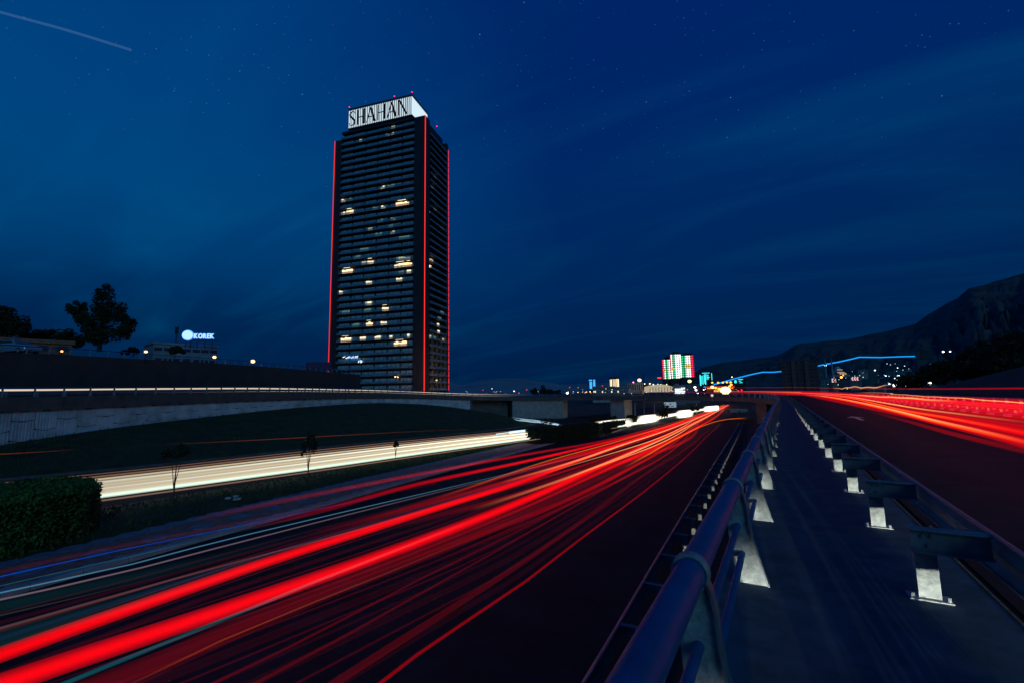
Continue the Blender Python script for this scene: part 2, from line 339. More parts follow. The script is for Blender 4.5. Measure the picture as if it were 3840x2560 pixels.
bank = struct('grass_bank', m, GRASS, True); BANKV = np.array(v)
# kerb at the toe of the bank
struct('bank_kerb', toe.sweep([(-.25, 0), (-.25, .16), (0, .18), (0, 0)], 0, toe.len-6, 1.0, zfun=lambda d, l, h: toe.pt(d, -l-.25, 0)+np.array([0, 0, gz(toe.pos(d)[1])+h-.02])), CONCD)

# ------------------------------------------------------------------ central reservation
KP = Path([(x, y, gz(y)) for x, y in [(-14.6, -14), (-15.1, -2), (-15.5, 3.5), (-15.85, 6), (-16.8, 12), (-18.2, 21.7), (-20.0, 38), (-22.2, 58), (-24.6, 76)]], .5)
LPm = [(-24.6, -14), (-24.4, 3), (-24.2, 12), (-24.1, 21), (-24.3, 38), (-25, 58), (-25.4, 76)]
m = MB(); n = 50; v = []
for i in range(n):
    d = KP.len*i/(n-1); a = KP.pt(d, -2.78); lxx = np.interp(a[1], [p[1] for p in LPm], [p[0] for p in LPm]); b = np.array([min(lxx, a[0]-.05), a[1], gz(a[1])])
    for t in np.linspace(0, 1, 9): p = a*(1-t)+b*t; p[2] += .13+.12*math.sin(math.pi*t)+.03*rg.randn()*(0 < t < 1); v.append(p)
m.add(v, [(i*9+j, (i+1)*9+j, (i+1)*9+j+1, i*9+j+1) for i in range(n-1) for j in range(8)])
struct('median_grass', m, GRASS, True); MEDV = np.array(v)
struct('median_kerb_far', MB().add([(x+dx, y, gz(y)+dz) for x, y in LPm for dx, dz in ((-.14, -.05), (-.14, .14), (.05, .14))], [(3*i+j, 3*i+j+1, 3*i+j+4, 3*i+j+3) for i in range(len(LPm)-1) for j in range(2)]), CONCD)
ks = tag(thing('median_kerb', None, None), kind='structure')
i = 0; d = 6.0
while d < 70:
    obj('kerb_stone', KP.sweep([(-.22, -.05), (-.22, .15), (-.03, .15), (0, .12), (0, -.05)], d+.01, d+.99, .5), CONC, ks); d += 1.0
pv = tag(thing('median_paving', None, None), kind='structure')
struct('paving_bed', KP.sweep([(-2.85, -.05), (-2.85, .118), (-.23, .118), (-.23, -.05)], 4, 74, 1.0), CONC)
R = .425; hexa = [(R*math.cos(math.pi/6+k*math.pi/3), R*math.sin(math.pi/6+k*math.pi/3)) for k in range(6)]
HEX = {}
for nm, mt in (('r', PAVER_R), ('g', PAVER_G)):
    m = MB(); m.prism([(x*.915, y*.915) for x, y in hexa], 'z', 0, .045); me = m.mesh('paver'); me.materials.append(mt); HEX[nm] = me
rows = 4
for row in range(rows):
    for c in range(66):
        d = 10.0+c*.737+(row % 2)*.368
        if d > 56: continue
        M = KP.mat(d, -.66-row*.638, .10); o = obj('paver', HEX['g' if (row == 3 or (row == 1 and c % 2)) else 'r'], None, pv)
        o.matrix_world = M @ Matrix.Rotation(math.pi/2, 4, 'Z') @ Matrix.Rotation(random.uniform(-.01, .01), 4, 'X')

# ------------------------------------------------------------------ railings and guardrails
fin = [(-.39, 0), (-.195, 0), (-.215, .06), (-.255, .218), (-.285, .34), (-.302, .46), (-.308, .57), (-.325, .66), (-.345, .70), (-.44, .70), (-.455, .60), (-.452, .40), (-.437, .20)]
fin = [(x+.395, z) for x, z in fin]
FIN = MB().prism(fin, 'y', -.012, .012).mesh('post'); FIN.materials.append(GALV)
edge = fin[1:9]
fl = MB(); v = []
for x, z in edge: v += [(x, -.035, z), (x+.012, -.035, z+.003), (x+.012, .04, z+.003), (x, .04, z)]
fl.add(v, [(4*i+a, 4*i+(a+1) % 4, 4*i+4+(a+1) % 4, 4*i+4+a) for i in range(len(edge)-1) for a in range(4)]+[(3, 2, 1, 0), tuple(4*(len(edge)-1)+a for a in range(4))])
FLG = fl.mesh('flange'); FLG.materials.append(GALVD)
def ring(r, w, n=20):
    m = MB(); v = []
    for rr, yv in ((r, -w), (r+.014, -w), (r+.014, w), (r, w)):
        for k in range(n): a = 2*math.pi*k/n; v.append((rr*math.cos(a), yv, rr*math.sin(a)))
    return m.add(v, [(j*n+k, j*n+(k+1) % n, ((j+1) % 4)*n+(k+1) % n, ((j+1) % 4)*n+k) for j in range(4) for k in range(n)])
RING = ring(.064, .028).mesh('collar', True); RING.materials.append(GALV)
def railing(path, a, b, l, label, name='railing', flip=1, z=0.0, sp=2.0, off=0.0, near=False, lod=False):
    th = thing(name, label, 'railing')
    n = 16 if near else 8
    st_ = np.arange(a, b+.01, 1.0 if not lod else 2.0)
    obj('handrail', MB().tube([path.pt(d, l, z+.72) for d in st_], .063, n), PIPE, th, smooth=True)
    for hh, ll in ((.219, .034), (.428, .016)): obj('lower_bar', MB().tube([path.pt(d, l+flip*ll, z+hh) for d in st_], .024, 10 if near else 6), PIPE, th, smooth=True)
    d = a+off
    while d < b:
        M = path.mat(d, l, z)
        if flip < 0: M = M @ Matrix.Rotation(math.pi, 4, 'Z')
        o = obj('post', FIN, None, th); o.matrix_world = M
        if not lod:
            for me in (FLG, RING):
                c = obj(me.name.split('.')[0], me, None, o)
                if me is RING: c.location = (0, 0, .72)
        d += sp
    return th
railing(EP, S0-3.9, S0+88, 0, 'near blue pipe handrail on flared pale posts beside the walkway', near=True, off=.05+.02)
railing(EP, S0+88.1, s_px(1300), 0, 'far railing with dashes of posts along the near edge of the bridge', off=.0)
railing(EP, s_px(1300)+.1, EP.len-3, 0, 'railing along the top of the far left ramp above the coping panels', off=.3)
railing(EP, S0+17, s_px(2300), 12.6, 'curved-post railing beyond the right-hand road behind the red trails', flip=-1)
# guardrail pieces (local x across, y along); beam on the road side
pm = MB().prism([(.0, -.035), (.125, -.035), (.125, .035), (.115, .035), (.115, -.027), (.010, -.027), (.010, .035), (0, .035)], 'z', .012, .5)
POST = pm.mesh('post'); POST.materials.append(GALV)
BASE = MB().bbox((.0625, .0, .005), (.24, .14, .010), .002).mesh('base_plate'); BASE.materials.append(GALV)
BOLT = MB().tube([(0, 0, 0), (0, 0, .03)], .011, 6).mesh('bolt'); BOLT.materials.append(GALV)
hb, w, tf = .165, .05, .011
ib = [(-w, 0), (w, 0), (w, tf), (.006, tf), (.006, hb-tf), (w, hb-tf), (w, hb), (-w, hb), (-w, hb-tf), (-.006, hb-tf), (-.006, tf), (-w, tf)]
IB = MB().prism(ib, 'x', -.02, .40).mesh('spacer_block'); IB.materials.append(GALVD)
BOLT2 = MB().tube([(0, 0, 0), (0, -.012, 0)], .014, 6).mesh('bolt'); BOLT2.materials.append(GALVD)
beam = [(.405, .235), (.43, .235), (.475, .28), (.475, .345), (.44, .38), (.44, .40), (.475, .435), (.475, .475), (.43, .505), (.40, .51), (.40, .495), (.425, .492), (.462, .468), (.462, .44), (.428, .403), (.428, .377), (.462, .341), (.462, .284), (.425, .247), (.405, .247)]
def guard(path, a, b, l, label, flip=1, z=0.0, sp=2.0, off=0.0, det=40, step=1.0):
    th = thing('guardrail', label, 'guardrail')
    obj('beam', path.sweep([(l+flip*x, z+h) for x, h in (beam if flip > 0 else beam[::-1])], a, b, step), GALVD, th)
    d = a+off; k = 0
    while d < b:
        M = path.mat(d, l, z)
        if flip < 0: M = M @ Matrix.Rotation(math.pi, 4, 'Z')
        o = obj('post', POST, None, th); o.matrix_world = M
        c = obj('spacer_block', IB, None, th); c.matrix_world = M @ Matrix.Translation((0, -.085, .337))
        if k < det:
            obj('base_plate', BASE, None, o)
            for bx, by in ((-.035, -.052), (.16, -.052)): obj('bolt', BOLT, None, o, (bx, by, .012))
            for bx, bz in ((.05, .115), (.10, .12), (.075, .055), (.36, .085)): obj('bolt', BOLT2, None, c, (bx, -.006, bz))
        d += sp; k += 1
    return th
guard(EP, S0-3.6, S0+96, .74+.395, 'near guardrail of grey spacer blocks and pale posts between walkway and right-hand road', off=.06, det=10)
guard(EP, S0+96.1, EP.len-3, .74+.395, 'far guardrail running over the bridge and along the left ramp behind its railing', det=0)
guard(EP, S0+17, S0+98, 11.75, 'guardrail on the far side of the right-hand road seen through the red trails', flip=-1, det=0)
LG = Path([(-2.25, -10, 0), (-2.6, 6, 0), (-2.88, 11.3, 0), (-4.0, 35, 0), (-5.2, 62, 0), (-6.8, 94, 0)], 1.0)
for i in range(len(LG.p)): LG.p[i][2] = gz(LG.p[i][1])
guard(LG, 2, LG.len, .43, 'lower guardrail at the foot of the wall beside the sunken road', flip=-1, det=6)

# ------------------------------------------------------------------ the tower
GLASSB = mat('balcony_glass', (.24, .40, .50), .25, .2, var=.25, scale=.25, spec=.8); GLASSB.node_tree.nodes['Principled BSDF'].inputs['Alpha'].default_value = .6
def curtain_mat():
    m = bpy.data.materials.new('curtained_window'); m.use_nodes = True; t = m.node_tree; b = t.nodes['Principled BSDF']
    tco = N('ShaderNodeTexCoord', t); oi = N('ShaderNodeObjectInfo', t)
    n = N('ShaderNodeTexNoise', t); mpp = N('ShaderNodeMapping', t); LK(tco.outputs['Object'], mpp.inputs[0], t); mpp.inputs['Scale'].default_value = (1.5, .0, .25)
    cm = N('ShaderNodeCombineXYZ', t); LK(mth('MULTIPLY', oi.outputs['Random'], 40, t), cm.inputs[2], t); LK(cm.outputs[0], mpp.inputs['Location'], t)
    LK(mpp.outputs[0], n.inputs['Vector'], t); n.inputs['Scale'].default_value = 1.0; n.inputs['Detail'].default_value = 3; n.inputs['Roughness'].default_value = .8
    LK(ramp(n.outputs[0], [(.34, (.03, .06, .07)), (.5, (.30, .45, .50)), (.64, (.62, .78, .80))], t), b.inputs['Base Color'], t)
    b.inputs['Roughness'].default_value = .25; b.inputs['Specular IOR Level'].default_value = .6
    return m
CURT = curtain_mat()
TDARK = mat('tower_cladding', (.035, .037, .042), .55, var=.2, scale=.2)
TSLAB = mat('tower_slab', (.05, .05, .055), .7, var=.2, scale=.3)
TWARM = mat('tower_lamplit', (.22, .17, .14), .8, var=.2, scale=.3)  # warm copy for the lowest floors: street-lamp light put into the colour
REDLED = emit('red_led', (1.0, .03, .02), 1.15)
WHITELED = emit('white_led', (.72, .90, 1.0), .95)
LITW = emit('warm_room', (1.0, .62, .30), 2.6); LITP = emit('pale_room', (1.0, .86, .55), 1.3); LITC = emit('cool_room', (.35, .75, .75), .22); LITD = emit('dim_room', (.8, .85, .6), .55)
OBST = emit('obstruction_red', (1.0, .02, .12), 3.0)
A = at(1590, 1447, 216.0)[:2]; B = at(1231, 1440, 232.3)[:2]
U = (B-A); TW = float(np.linalg.norm(U)); U = U/TW; V = np.array([U[1], -U[0]])
if V@(A-CP[:2]) < 0: V = -V
TD = 27.0
def zfor(xy, y):
    lo_, hi_ = -20.0, 400.0
    for _ in range(60):
        mid = (lo_+hi_)/2
        if proj((xy[0], xy[1], mid))[1] > y: lo_ = mid
        else: hi_ = mid
    return lo_
ZT = zfor(A, 436); Z0 = zfor(A, 1462)
NF = 39; FH = (ZT-Z0)/NF
TR = Matrix(((U[0], V[0], 0, A[0]), (U[1], V[1], 0, A[1]), (0, 0, 1, Z0), (0, 0, 0, 1)))
tw = thing('tower', 'tall dark apartment tower with red glowing corners and a lit crown', 'tower'); tw.matrix_world = TR
H = ZT-Z0
TWD = TW
def tb(name, x0, x1, y0, y1, z0, z1, mt, par=None): return obj(name, MB().box(((x0+x1)/2, (y0+y1)/2, (z0+z1)/2), (abs(x1-x0), abs(y1-y0), z1-z0)), mt, par or tw)
PR, PL = 6.2, TW-4.2                                         # right and left solid corner piers of the long face
tb('core', 2.6, TW-2, 2.6, TD-1.5, -3, H-.3, TDARK)
tb('corner_pier', 0, PR, 0, 5.0, -3, H+.5, TDARK); tb('corner_pier', PL, TW, 0, 5, -3, H-3.2, TDARK); tb('corner_pier', 0, 3.2, TD-2.2, TD, -3, H-1.0, TDARK)
tb('corner_pier', TW-3, TW, TD-3, TD, -3, H-3, TDARK)
SL = MB().box(((PR+PL)/2, 1.2, .17), (PL-PR-.02, 3.0, .34)).mesh('floor_slab'); SL.materials.append(TSLAB)
BL = MB().box(((PR+PL)/2, -.34, .86), (PL-PR-.3, .06, 1.04)).mesh('balustrade'); BL.materials.append(GLASSB)
SR = MB().box((1.2, (5+TD-2.2)/2, .17), (3.2, TD-7.24, .34)).mesh('floor_slab'); SR.materials.append(TSLAB)
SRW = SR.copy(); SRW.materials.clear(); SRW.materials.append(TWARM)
BR = MB().box((-.30, (5+TD-2.2)/2, .80), (.06, TD-7.5, .92)).mesh('balustrade'); BR.materials.append(GLASSB)
NW = 6; ww = (PL-PR)/NW
WN = MB().box((0, 0, 0), (ww*.9, .08, 2.3)).mesh('window'); WN.materials.append(CURT)
WR = MB().box((0, 0, 0), (.08, 7.6, 2.2)).mesh('window'); WR.materials.append(mat('dark_window', (.03, .05, .07), .2, var=.3, scale=.6, spec=.7))
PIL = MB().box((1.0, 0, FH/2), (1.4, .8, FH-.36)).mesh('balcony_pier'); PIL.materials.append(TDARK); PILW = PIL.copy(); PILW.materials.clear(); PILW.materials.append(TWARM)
for k in range(NF):
    z = k*FH
    obj('floor_slab', SL, None, tw, (0, 0, z)); obj('balustrade', BL, None, tw, (0, 0, z))
    for i in range(NW): obj('window', WN, None, tw, (PR+ww*(i+.5), .95+.2*((i+k) % 2), z+1.55))
    if k < NF-1:
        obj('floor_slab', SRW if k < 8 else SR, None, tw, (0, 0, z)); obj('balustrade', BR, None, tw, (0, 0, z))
        for i in range(2): obj('window', WR, None, tw, (1.5, 5+(TD-7.2)*(i+.5)/2, z+1.5))
        if k < 8:
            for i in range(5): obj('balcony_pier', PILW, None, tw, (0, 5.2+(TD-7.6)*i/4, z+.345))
# red corner lines
tb('light_strip', -.36, .0, -.36, -.02, -2, H+.2, REDLED); tb('light_strip', TW-.05, TW+.2, -.3, -.02, -2, H-3.3, REDLED)
for k in range(NF-1): tb('light_strip', -.2, .0, TD-.05, TD+.2, k*FH, k*FH+FH-.55, REDLED)
# rooms with the light on, found by where they show on the two faces
def face_pos(x, y):                                          # ray onto the long window plane (local v = 2)
    d = ray(x, y); n = np.array([V[0], V[1], 0]); p0 = np.array([A[0]+V[0]*2, A[1]+V[1]*2, 0]); t = ((p0-CP)@n)/(d@n); P = CP+d*t; return (P[:2]-A)@U, P[2]-Z0
def side_pos(x, y):
    d = ray(x, y); n = np.array([U[0], U[1], 0]); p0 = np.array([A[0]+U[0]*2.2, A[1]+U[1]*2.2, 0]); t = ((p0-CP)@n)/(d@n); P = CP+d*t; return (P[:2]-A)@V, P[2]-Z0
za = lambda x, y: (1180+x*.3571, 320+y*.3571); zb = lambda x, y: (1180+x*.3827, 880+y*.3827)
lit = [(za(838, 428), 2.2, 'd'), (za(780, 510), 2.5, 'd'), (za(830, 497), 2, 'd'), (za(497, 575), 1.6, 'd'), (za(728, 1066), 2.4, 'p'), (za(815, 1050), 4.5, 'c'), (za(297, 1215), 2.6, 'p'), (za(390, 1195), 3.6, 'c'),
       (za(735, 1276), 2.6, 'p'), (za(650, 1290), 3, 'c'), (za(935, 1240), 7.6, 'w'), (za(300, 1350), 2.6, 'p'), (za(385, 1335), 4.4, 'w'), (za(835, 1405), 2.8, 'd'), (za(700, 1420), 3.5, 'c'), (za(597, 1512), 2.6, 'd'), (za(815, 1480), 2.6, 'c'), (za(830, 1548), 2.6, 'd'),
       (zb(880, 235), 8.0, 'd'), (zb(855, 315), 7.2, 'w'), (zb(937, 285), 3, 'w'), (zb(335, 372), 6.4, 'w'), (zb(497, 286), 2.6, 'd'), (zb(560, 275), 3.6, 'w'), (zb(935, 380), 2.4, 'p'), (zb(860, 390), 3, 'c'), (zb(840, 460), 3.4, 'p'), (zb(545, 492), 3.6, 'p'), (zb(258, 592), 2.2, 'p'),
       (zb(540, 695), 3.6, 'p'), (zb(705, 753), 3.8, 'w'), (zb(320, 785), 5, 'c'), (zb(530, 770), 4, 'c'), (zb(550, 905), 3.8, 'w'), (zb(690, 892), 3.6, 'p'), (zb(415, 915), 4, 'c'), (zb(320, 1058), 6.2, 'w'), (zb(485, 1045), 3.5, 'p'), (zb(630, 1037), 3.5, 'p'), (zb(760, 1028), 1.7, 'p'), (zb(930, 1015), 1.3, 'p'),
       (zb(850, 1088), 7.0, 'w'), (zb(500, 150), 5, 'c'), (zb(430, 230), 4, 'c'), (zb(890, 30), 6, 'c'), (zb(640, 5), 4, 'c')]
LM = {'w': LITW, 'p': LITP, 'c': LITC, 'd': LITD}
for (x, y), w_, q in lit:
    u, z = face_pos(x, y); k = round((z-1.75)/FH); u = min(max(u, PR+w_/2+.2), PL-w_/2-.2)
    big = q == 'w'
    np_ = max(1, int(round(w_/1.25))); pw = w_/np_
    for i in range(np_):
        q2 = q if (i == 0 or random.random() < .72) else {'w': 'p', 'p': 'd', 'd': 'c', 'c': 'c'}[q]
        tb('lit_window', u-w_/2+i*pw+.07, u-w_/2+(i+1)*pw-.07, .72, .80, k*FH+(.45 if big else .6), k*FH+(2.75 if big else 2.5)-random.choice((0, 0, .3, .6)), LM[q2])
    if big: tb('ceiling_light', u-w_*.3, u+w_*.3, -.1, .4, k*FH+FH-.09, k*FH+FH-.03, LITP)
for (x, y), w_, q in [(za(1250, 960), 3.0, 'd'), (za(1220, 1060), 3.0, 'd'), (za(1250, 1300), 3.0, 'd'), (za(1185, 1310), 2, 'c'), (za(1350, 1500), 4, 'c'), (zb(1130, 260), 3.4, 'p'), (zb(1112, 305), 3.6, 'w'), (zb(1195, 910), 2.4, 'p'), (zb(1200, 985), 2.4, 'p'), (zb(1125, 1025), 3, 'd'), (zb(1210, 845), 4, 'c'), (zb(1270, 800), 4, 'c'), (zb(1165, 1040), 3, 'c'), (zb(1260, 1060), 2.4, 'd')]:
    v_, z = side_pos(x, y); k = round((z-1.75)/FH); v_ = min(max(v_, 5.5+w_/2), TD-2.8-w_/2)
    tb('lit_window', 1.3, 1.38, v_-w_/2, v_+w_/2, k*FH+.6, k*FH+2.5, LM[q])
# crown with the name
C0, C1, D0, D1 = 8.3, 46.8, 1.0, 18.0
def crown_z(u, v, y): return zfor(A+U*u+V*v, y)-Z0
zb0 = crown_z(C0, D0, 429); zt0 = crown_z(C0, D0, 361)
tb('roof_parapet', PR+.02, PL-.02, -.2, 6, H-.2, H+1.0, TDARK); tb('roof_slab', 3.3, TW-3.2, 5.1, TD-.5, H-.28, zb0-.6, TDARK)
cr = tb('crown', C0+.7, C1-.2, D0+.7, D1, zb0-1.0, zt0-.2, TDARK)
tb('crown_rim', C0-.3, C1+.3, D0-.3, D1+.3, zt0, zt0+.9, TDARK)
tb('crown_rim', C0-.2, C1+.2, D0-.2, D1+.2, zb0-1.1, zb0-.2, TDARK)
nb = 36
for i in range(nb): u = C0+.1+(C1-C0-.2)*i/(nb-1); tb('light_bar', u-.17, u+.17, D0-.05, D0+.35, zb0, zt0-.15, WHITELED)
for i in range(18): v_ = D0+.9+(D1-D0-1.4)*i/17; tb('light_bar', C0-.1, C0+.3, v_-.15, v_+.15, zb0, zt0-.15, WHITELED)
LH = (zt0-zb0)*.84; LB = zb0+(zt0-zb0)*.05
def strip(pts): return MB().prism([(p[0], p[1]) for p in pts], 'y', -.22, .22)
def letter_polys(ch):                                        # unit-height high-contrast capitals, x to the reader's right
    T, t = .145, .035
    if ch == 'H': return [[(0, 0), (T*.55, 0), (T*.55, 1), (0, 1)], [(.44, 0), (.44+T, 0), (.44+T, 1), (.44, 1)], [(T*.5, .47), (.45, .47), (.45, .47+t), (T*.5, .47+t)]]
    if ch == 'A': return [[(0, 0), (.04, 0), (.33, 1), (.28, 1)], [(.27, 1), (.36, 1), (.68, 0), (.68-T-.02, 0)], [(.10, .33), (.50, .33), (.50, .33+t), (.11, .33+t)]]
    if ch == 'N': return [[(0, 0), (.035, 0), (.035, 1), (0, 1)], [(0, 1), (.12, 1), (.62, 0), (.50, 0)], [(.585, 0), (.62, 0), (.62, 1), (.585, 1)]]
    if ch == 'S':
        c = [(.44, .80, .03), (.40, .92, .03), (.25, .975, .035), (.11, .90, .06), (.06, .77, .09), (.13, .63, .12), (.27, .50, .135), (.39, .37, .12), (.45, .23, .09), (.38, .08, .06), (.22, .025, .035), (.07, .07, .03), (.02, .20, .03)]
        Lf, Rt = [], []
        for i, (x, y, w_) in enumerate(c):
            a, b = c[max(i-1, 0)], c[min(i+1, len(c)-1)]; dx, dy = b[0]-a[0], b[1]-a[1]; L_ = math.hypot(dx, dy); nx, ny = -dy/L_, dx/L_
            Lf.append((x+nx*w_/2, y+ny*w_/2)); Rt.append((x-nx*w_/2, y-ny*w_/2))
        return [[Lf[i], Lf[i+1], Rt[i+1], Rt[i]] for i in range(len(c)-1)]
LETM = mat('sign_letters', (.015, .017, .02), .6, var=.1)
span = (C1-C0)*.93; wid = {'S': .50, 'H': .60, 'A': .70, 'N': .64}; gap = .10
tot = sum(wid[c] for c in 'SHAHAN')+gap*5; kx = span/tot; xc = C1-.5
for ch in 'SHAHAN':
    m = MB()
    for poly in letter_polys(ch): m.prism([(xc-px_*kx, LB+py_*LH) for px_, py_ in poly], 'y', D0-.75, D0-.35)
    o = obj('letter', m, LETM, tw); o['label'] = 'dark letter %s of the lit name on the crown' % ch; xc -= (wid[ch]+gap)*kx
for u, v_, z in ((C1, D0, zt0+.9), (C0+10.5, D0, zt0+.9), (C0, D0, zt0+.9), (.5, 14, H+1.5)): 
    o = obj('obstruction_lamp', MB().ball((u, v_, z+1.3), .3, 8, 5), OBST, tw); obj('stem', MB().tube([(u, v_, z), (u, v_, z+1.0)], .1, 6), TDARK, o)
# blue illuminated sign low on the long face: two short lines of strokes
BLUELED = emit('blue_led', (.16, .42, 1.0), 2.4); BLUEW = emit('blue_white_led', (.75, .88, 1.0), 1.6)
sg = thing('wall_sign', 'small blue-white illuminated sign with short strokes low on the tower face', 'sign')
sg.matrix_world = TR
def sgn(x0, x1, y0, y1, sk, mt):
    (ua, za_), (ub, zb_) = face_pos(x0, y1), face_pos(x1, y0); 
    obj('stroke', MB().prism([(ua, za_), (ua+(ub-ua)*.4, za_), (ub+sk, zb_), (ub+sk-(ub-ua)*.4, zb_)], 'y', -.95, -.6), mt, sg)
for x0, x1, y0, y1, sk, mt in [(1297, 1309, 1337, 1341, 0, BLUEW), (1308, 1318, 1337, 1345, -1.2, BLUEW), (1320, 1323, 1337, 1344, 0, BLUELED), (1325, 1327, 1337, 1344, 0, BLUELED), (1331, 1335, 1337, 1344, 0, BLUEW), (1338, 1341, 1335, 1343, .3, BLUELED), (1342, 1345, 1335, 1343, -.3, BLUELED), (1347, 1355, 1335, 1338, 0, BLUEW), (1347, 1349, 1336, 1343, 0, BLUEW), (1352, 1355, 1336, 1343, 0, BLUELED), (1356, 1359, 1352, 1360, 0, BLUEW), (1361, 1369, 1351, 1356, 0, BLUEW), (1364, 1369, 1355, 1361, -.3, BLUEW)]: sgn(x0, x1, y0, y1, sk, mt)
# chandelier-like cluster of warm lamps in a ground-floor room
ch_ = thing('chandelier', 'cluster of warm lamps hanging in a low floor of the tower', 'lamp'); ch_.matrix_world = TR
WARMB = emit('warm_bulb', (1.0, .6, .25), 4.0)
for x, y in ((808, 1383), (822, 1380), (836, 1378), (800, 1390), (828, 1392)):
    u, z = face_pos(*zb(x, y)); b_ = obj('bulb', MB().ball((u, .8, z), .28, 8, 5), WARMB, ch_); obj('stem', MB().tube([(u, .8, z-1.2), (u, .8, z-.2)], .06, 5), DARKM, b_)

# ------------------------------------------------------------------ upper terrace on the left
UP = Path([(-97, 97.5, 7.2), (-93, 86, 7.3), (-90, 77.8, 7.35), (-83.2, 59, 7.4), (-77.8, 43.9, 7.35), (-72.4, 28.9, 7.1), (-69.65, 21.3, 6.95), (-65.6, 10, 6.6), (-60, -6, 6.3), (-54, -22, 6.1)], 1.0)
TWALL = mat('terrace_wall_shaded', (.05, .05, .055), .95, var=.25, scale=.5, bump=.3)  # shade on this wall put into a darker base colour
sUend = UP.L[np.argmin(abs(np.array([proj(p)[0] for p in UP.p])-1356))]
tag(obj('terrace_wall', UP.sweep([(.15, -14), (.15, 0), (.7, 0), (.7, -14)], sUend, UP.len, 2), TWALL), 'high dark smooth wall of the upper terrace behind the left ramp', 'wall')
struct('terrace', UP.sweep([(.7, -.7), (.7, -.05), (150, -.05), (150, -.7)], sUend, UP.len, 4), SOIL)
railing(UP, sUend+.3, UP.len-6, .3, 'high railing on the dark terrace wall at the far left, under the trees')
def tpx(x, y, D): return at(x, y, D)

def leaves(blobs, size, seed, flat=.5):
    r = np.random.RandomState(seed); V_, F_ = [], []
    for c, rad, n in blobs:
        d = r.randn(n, 3); d /= np.linalg.norm(d, axis=1)[:, None]
        rr = (.55+.5*r.rand(n, 1)**.6); P = np.array(c)+d*rr*np.array(rad)
        for p in P:
            a = r.randn(3); a /= np.linalg.norm(a); b = np.cross(a, r.randn(3)); b /= np.linalg.norm(b)+1e-9; s_ = size*(.6+.8*r.rand()); i = len(V_)
            V_ += [p-a*s_, p+b*s_*.45, p+a*s_, p-b*s_*.45]; F_.append((i, i+1, i+2, i+3))
    m = MB(); m.v = [tuple(map(float, q)) for q in V_]; m.f = F_; return m
def subblobs(c, rad, k, n, seed, f=.42):
    r = np.random.RandomState(seed); out = []
    for i in range(k):
        d = r.randn(3); d /= np.linalg.norm(d); q = np.array(c)+d*np.array(rad)*(.35+.55*r.rand()); g = f*(.6+.7*r.rand()); out.append((q, np.array(rad)*g, n))
    return out
def tree(name, label, base, height, lobes, size, seed, mt=None, cat='tree', group=None, trunk_r=.18, n=80, k=10, limbs=True):
    """lobes: (dx, dy, z, rx, ry, rz) relative to the base"""
    th = thing(name, label, cat, tuple(base), group=group); bl = []
    for i, (dx, dy, z, rx, ry, rz) in enumerate(lobes): bl += subblobs((dx, dy, z), (rx, ry, rz), k, n, seed+i)
    zt = height*.6
    tk = MB().tube([(0, 0, -.3), (.05*height*.1, .02, zt*.4), (0, .05, zt)], [trunk_r, trunk_r*.8, trunk_r*.4], 8); obj('trunk', tk, BARK, th, smooth=True)
    if limbs:
        for dx, dy, z, rx, ry, rz in lobes: obj('limb', MB().tube([(0, 0, zt*.5), (dx*.5, dy*.5, (zt*.5+z)*.55), (dx, dy, z)], [trunk_r*.5, trunk_r*.35, trunk_r*.12], 6), BARK, th, smooth=True)
    tag(obj('crown', leaves(bl, size, seed), mt or LEAFD, th), kind='stuff'); return th
# camera-frame helper for lobes: image offset (px right, px up) at depth D -> local metres
_rt = np.array([math.cos(YAW), math.sin(YAW)])
def ptree(name, label, bx, by, D, lobes, size, seed, **kw):
    b = at(bx, by, D); k = D/FPX; L_ = []
    for px_, py_, rx, ry in lobes: L_.append((px_*k*_rt[0], px_*k*_rt[1], py_*k, rx*k, rx*k, ry*k))
    h = max(l[2]+l[5] for l in L_); return tree(name, label, b, h, L_, size, seed, **kw)
ptree('tall_tree', 'tall dark tree with three lobes on the far left terrace', 372, 1310, 66, [(-2, 205, 34, 40), (8, 160, 46, 44), (14, 115, 46, 44), (-96, 158, 30, 30), (-74, 118, 30, 26), (-38, 84, 34, 30), (70, 132, 34, 32), (102, 96, 22, 26), (84, 66, 34, 26), (20, 58, 48, 36), (-24, 46, 40, 28)], .20, 11, trunk_r=.3, n=62, k=15)
ptree('tall_tree', 'dark tree cut by the left edge of the view above the terrace railing', 5, 1310, 64, [(-20, 140, 40, 40), (10, 95, 50, 40), (50, 80, 36, 38), (-40, 70, 60, 50)], .22, 23, trunk_r=.28, n=90, k=14)
ptree('bush', 'low dark bush right of the edge tree on the terrace', 110, 1300, 70, [(0, 32, 38, 30), (40, 42, 32, 30)], .2, 31, cat='bush', trunk_r=.1, k=10)
ptree('bush', 'rounded dark bush in front of the terrace roofline', 195, 1300, 70, [(0, 36, 36, 30), (-36, 40, 30, 34)], .2, 37, cat='bush', trunk_r=.1, k=10)
ptree('bush', 'small dark bush at the left foot of the tall tree', 265, 1308, 66, [(0, 40, 30, 34), (22, 24, 26, 26)], .2, 41, cat='bush', trunk_r=.1, k=10)
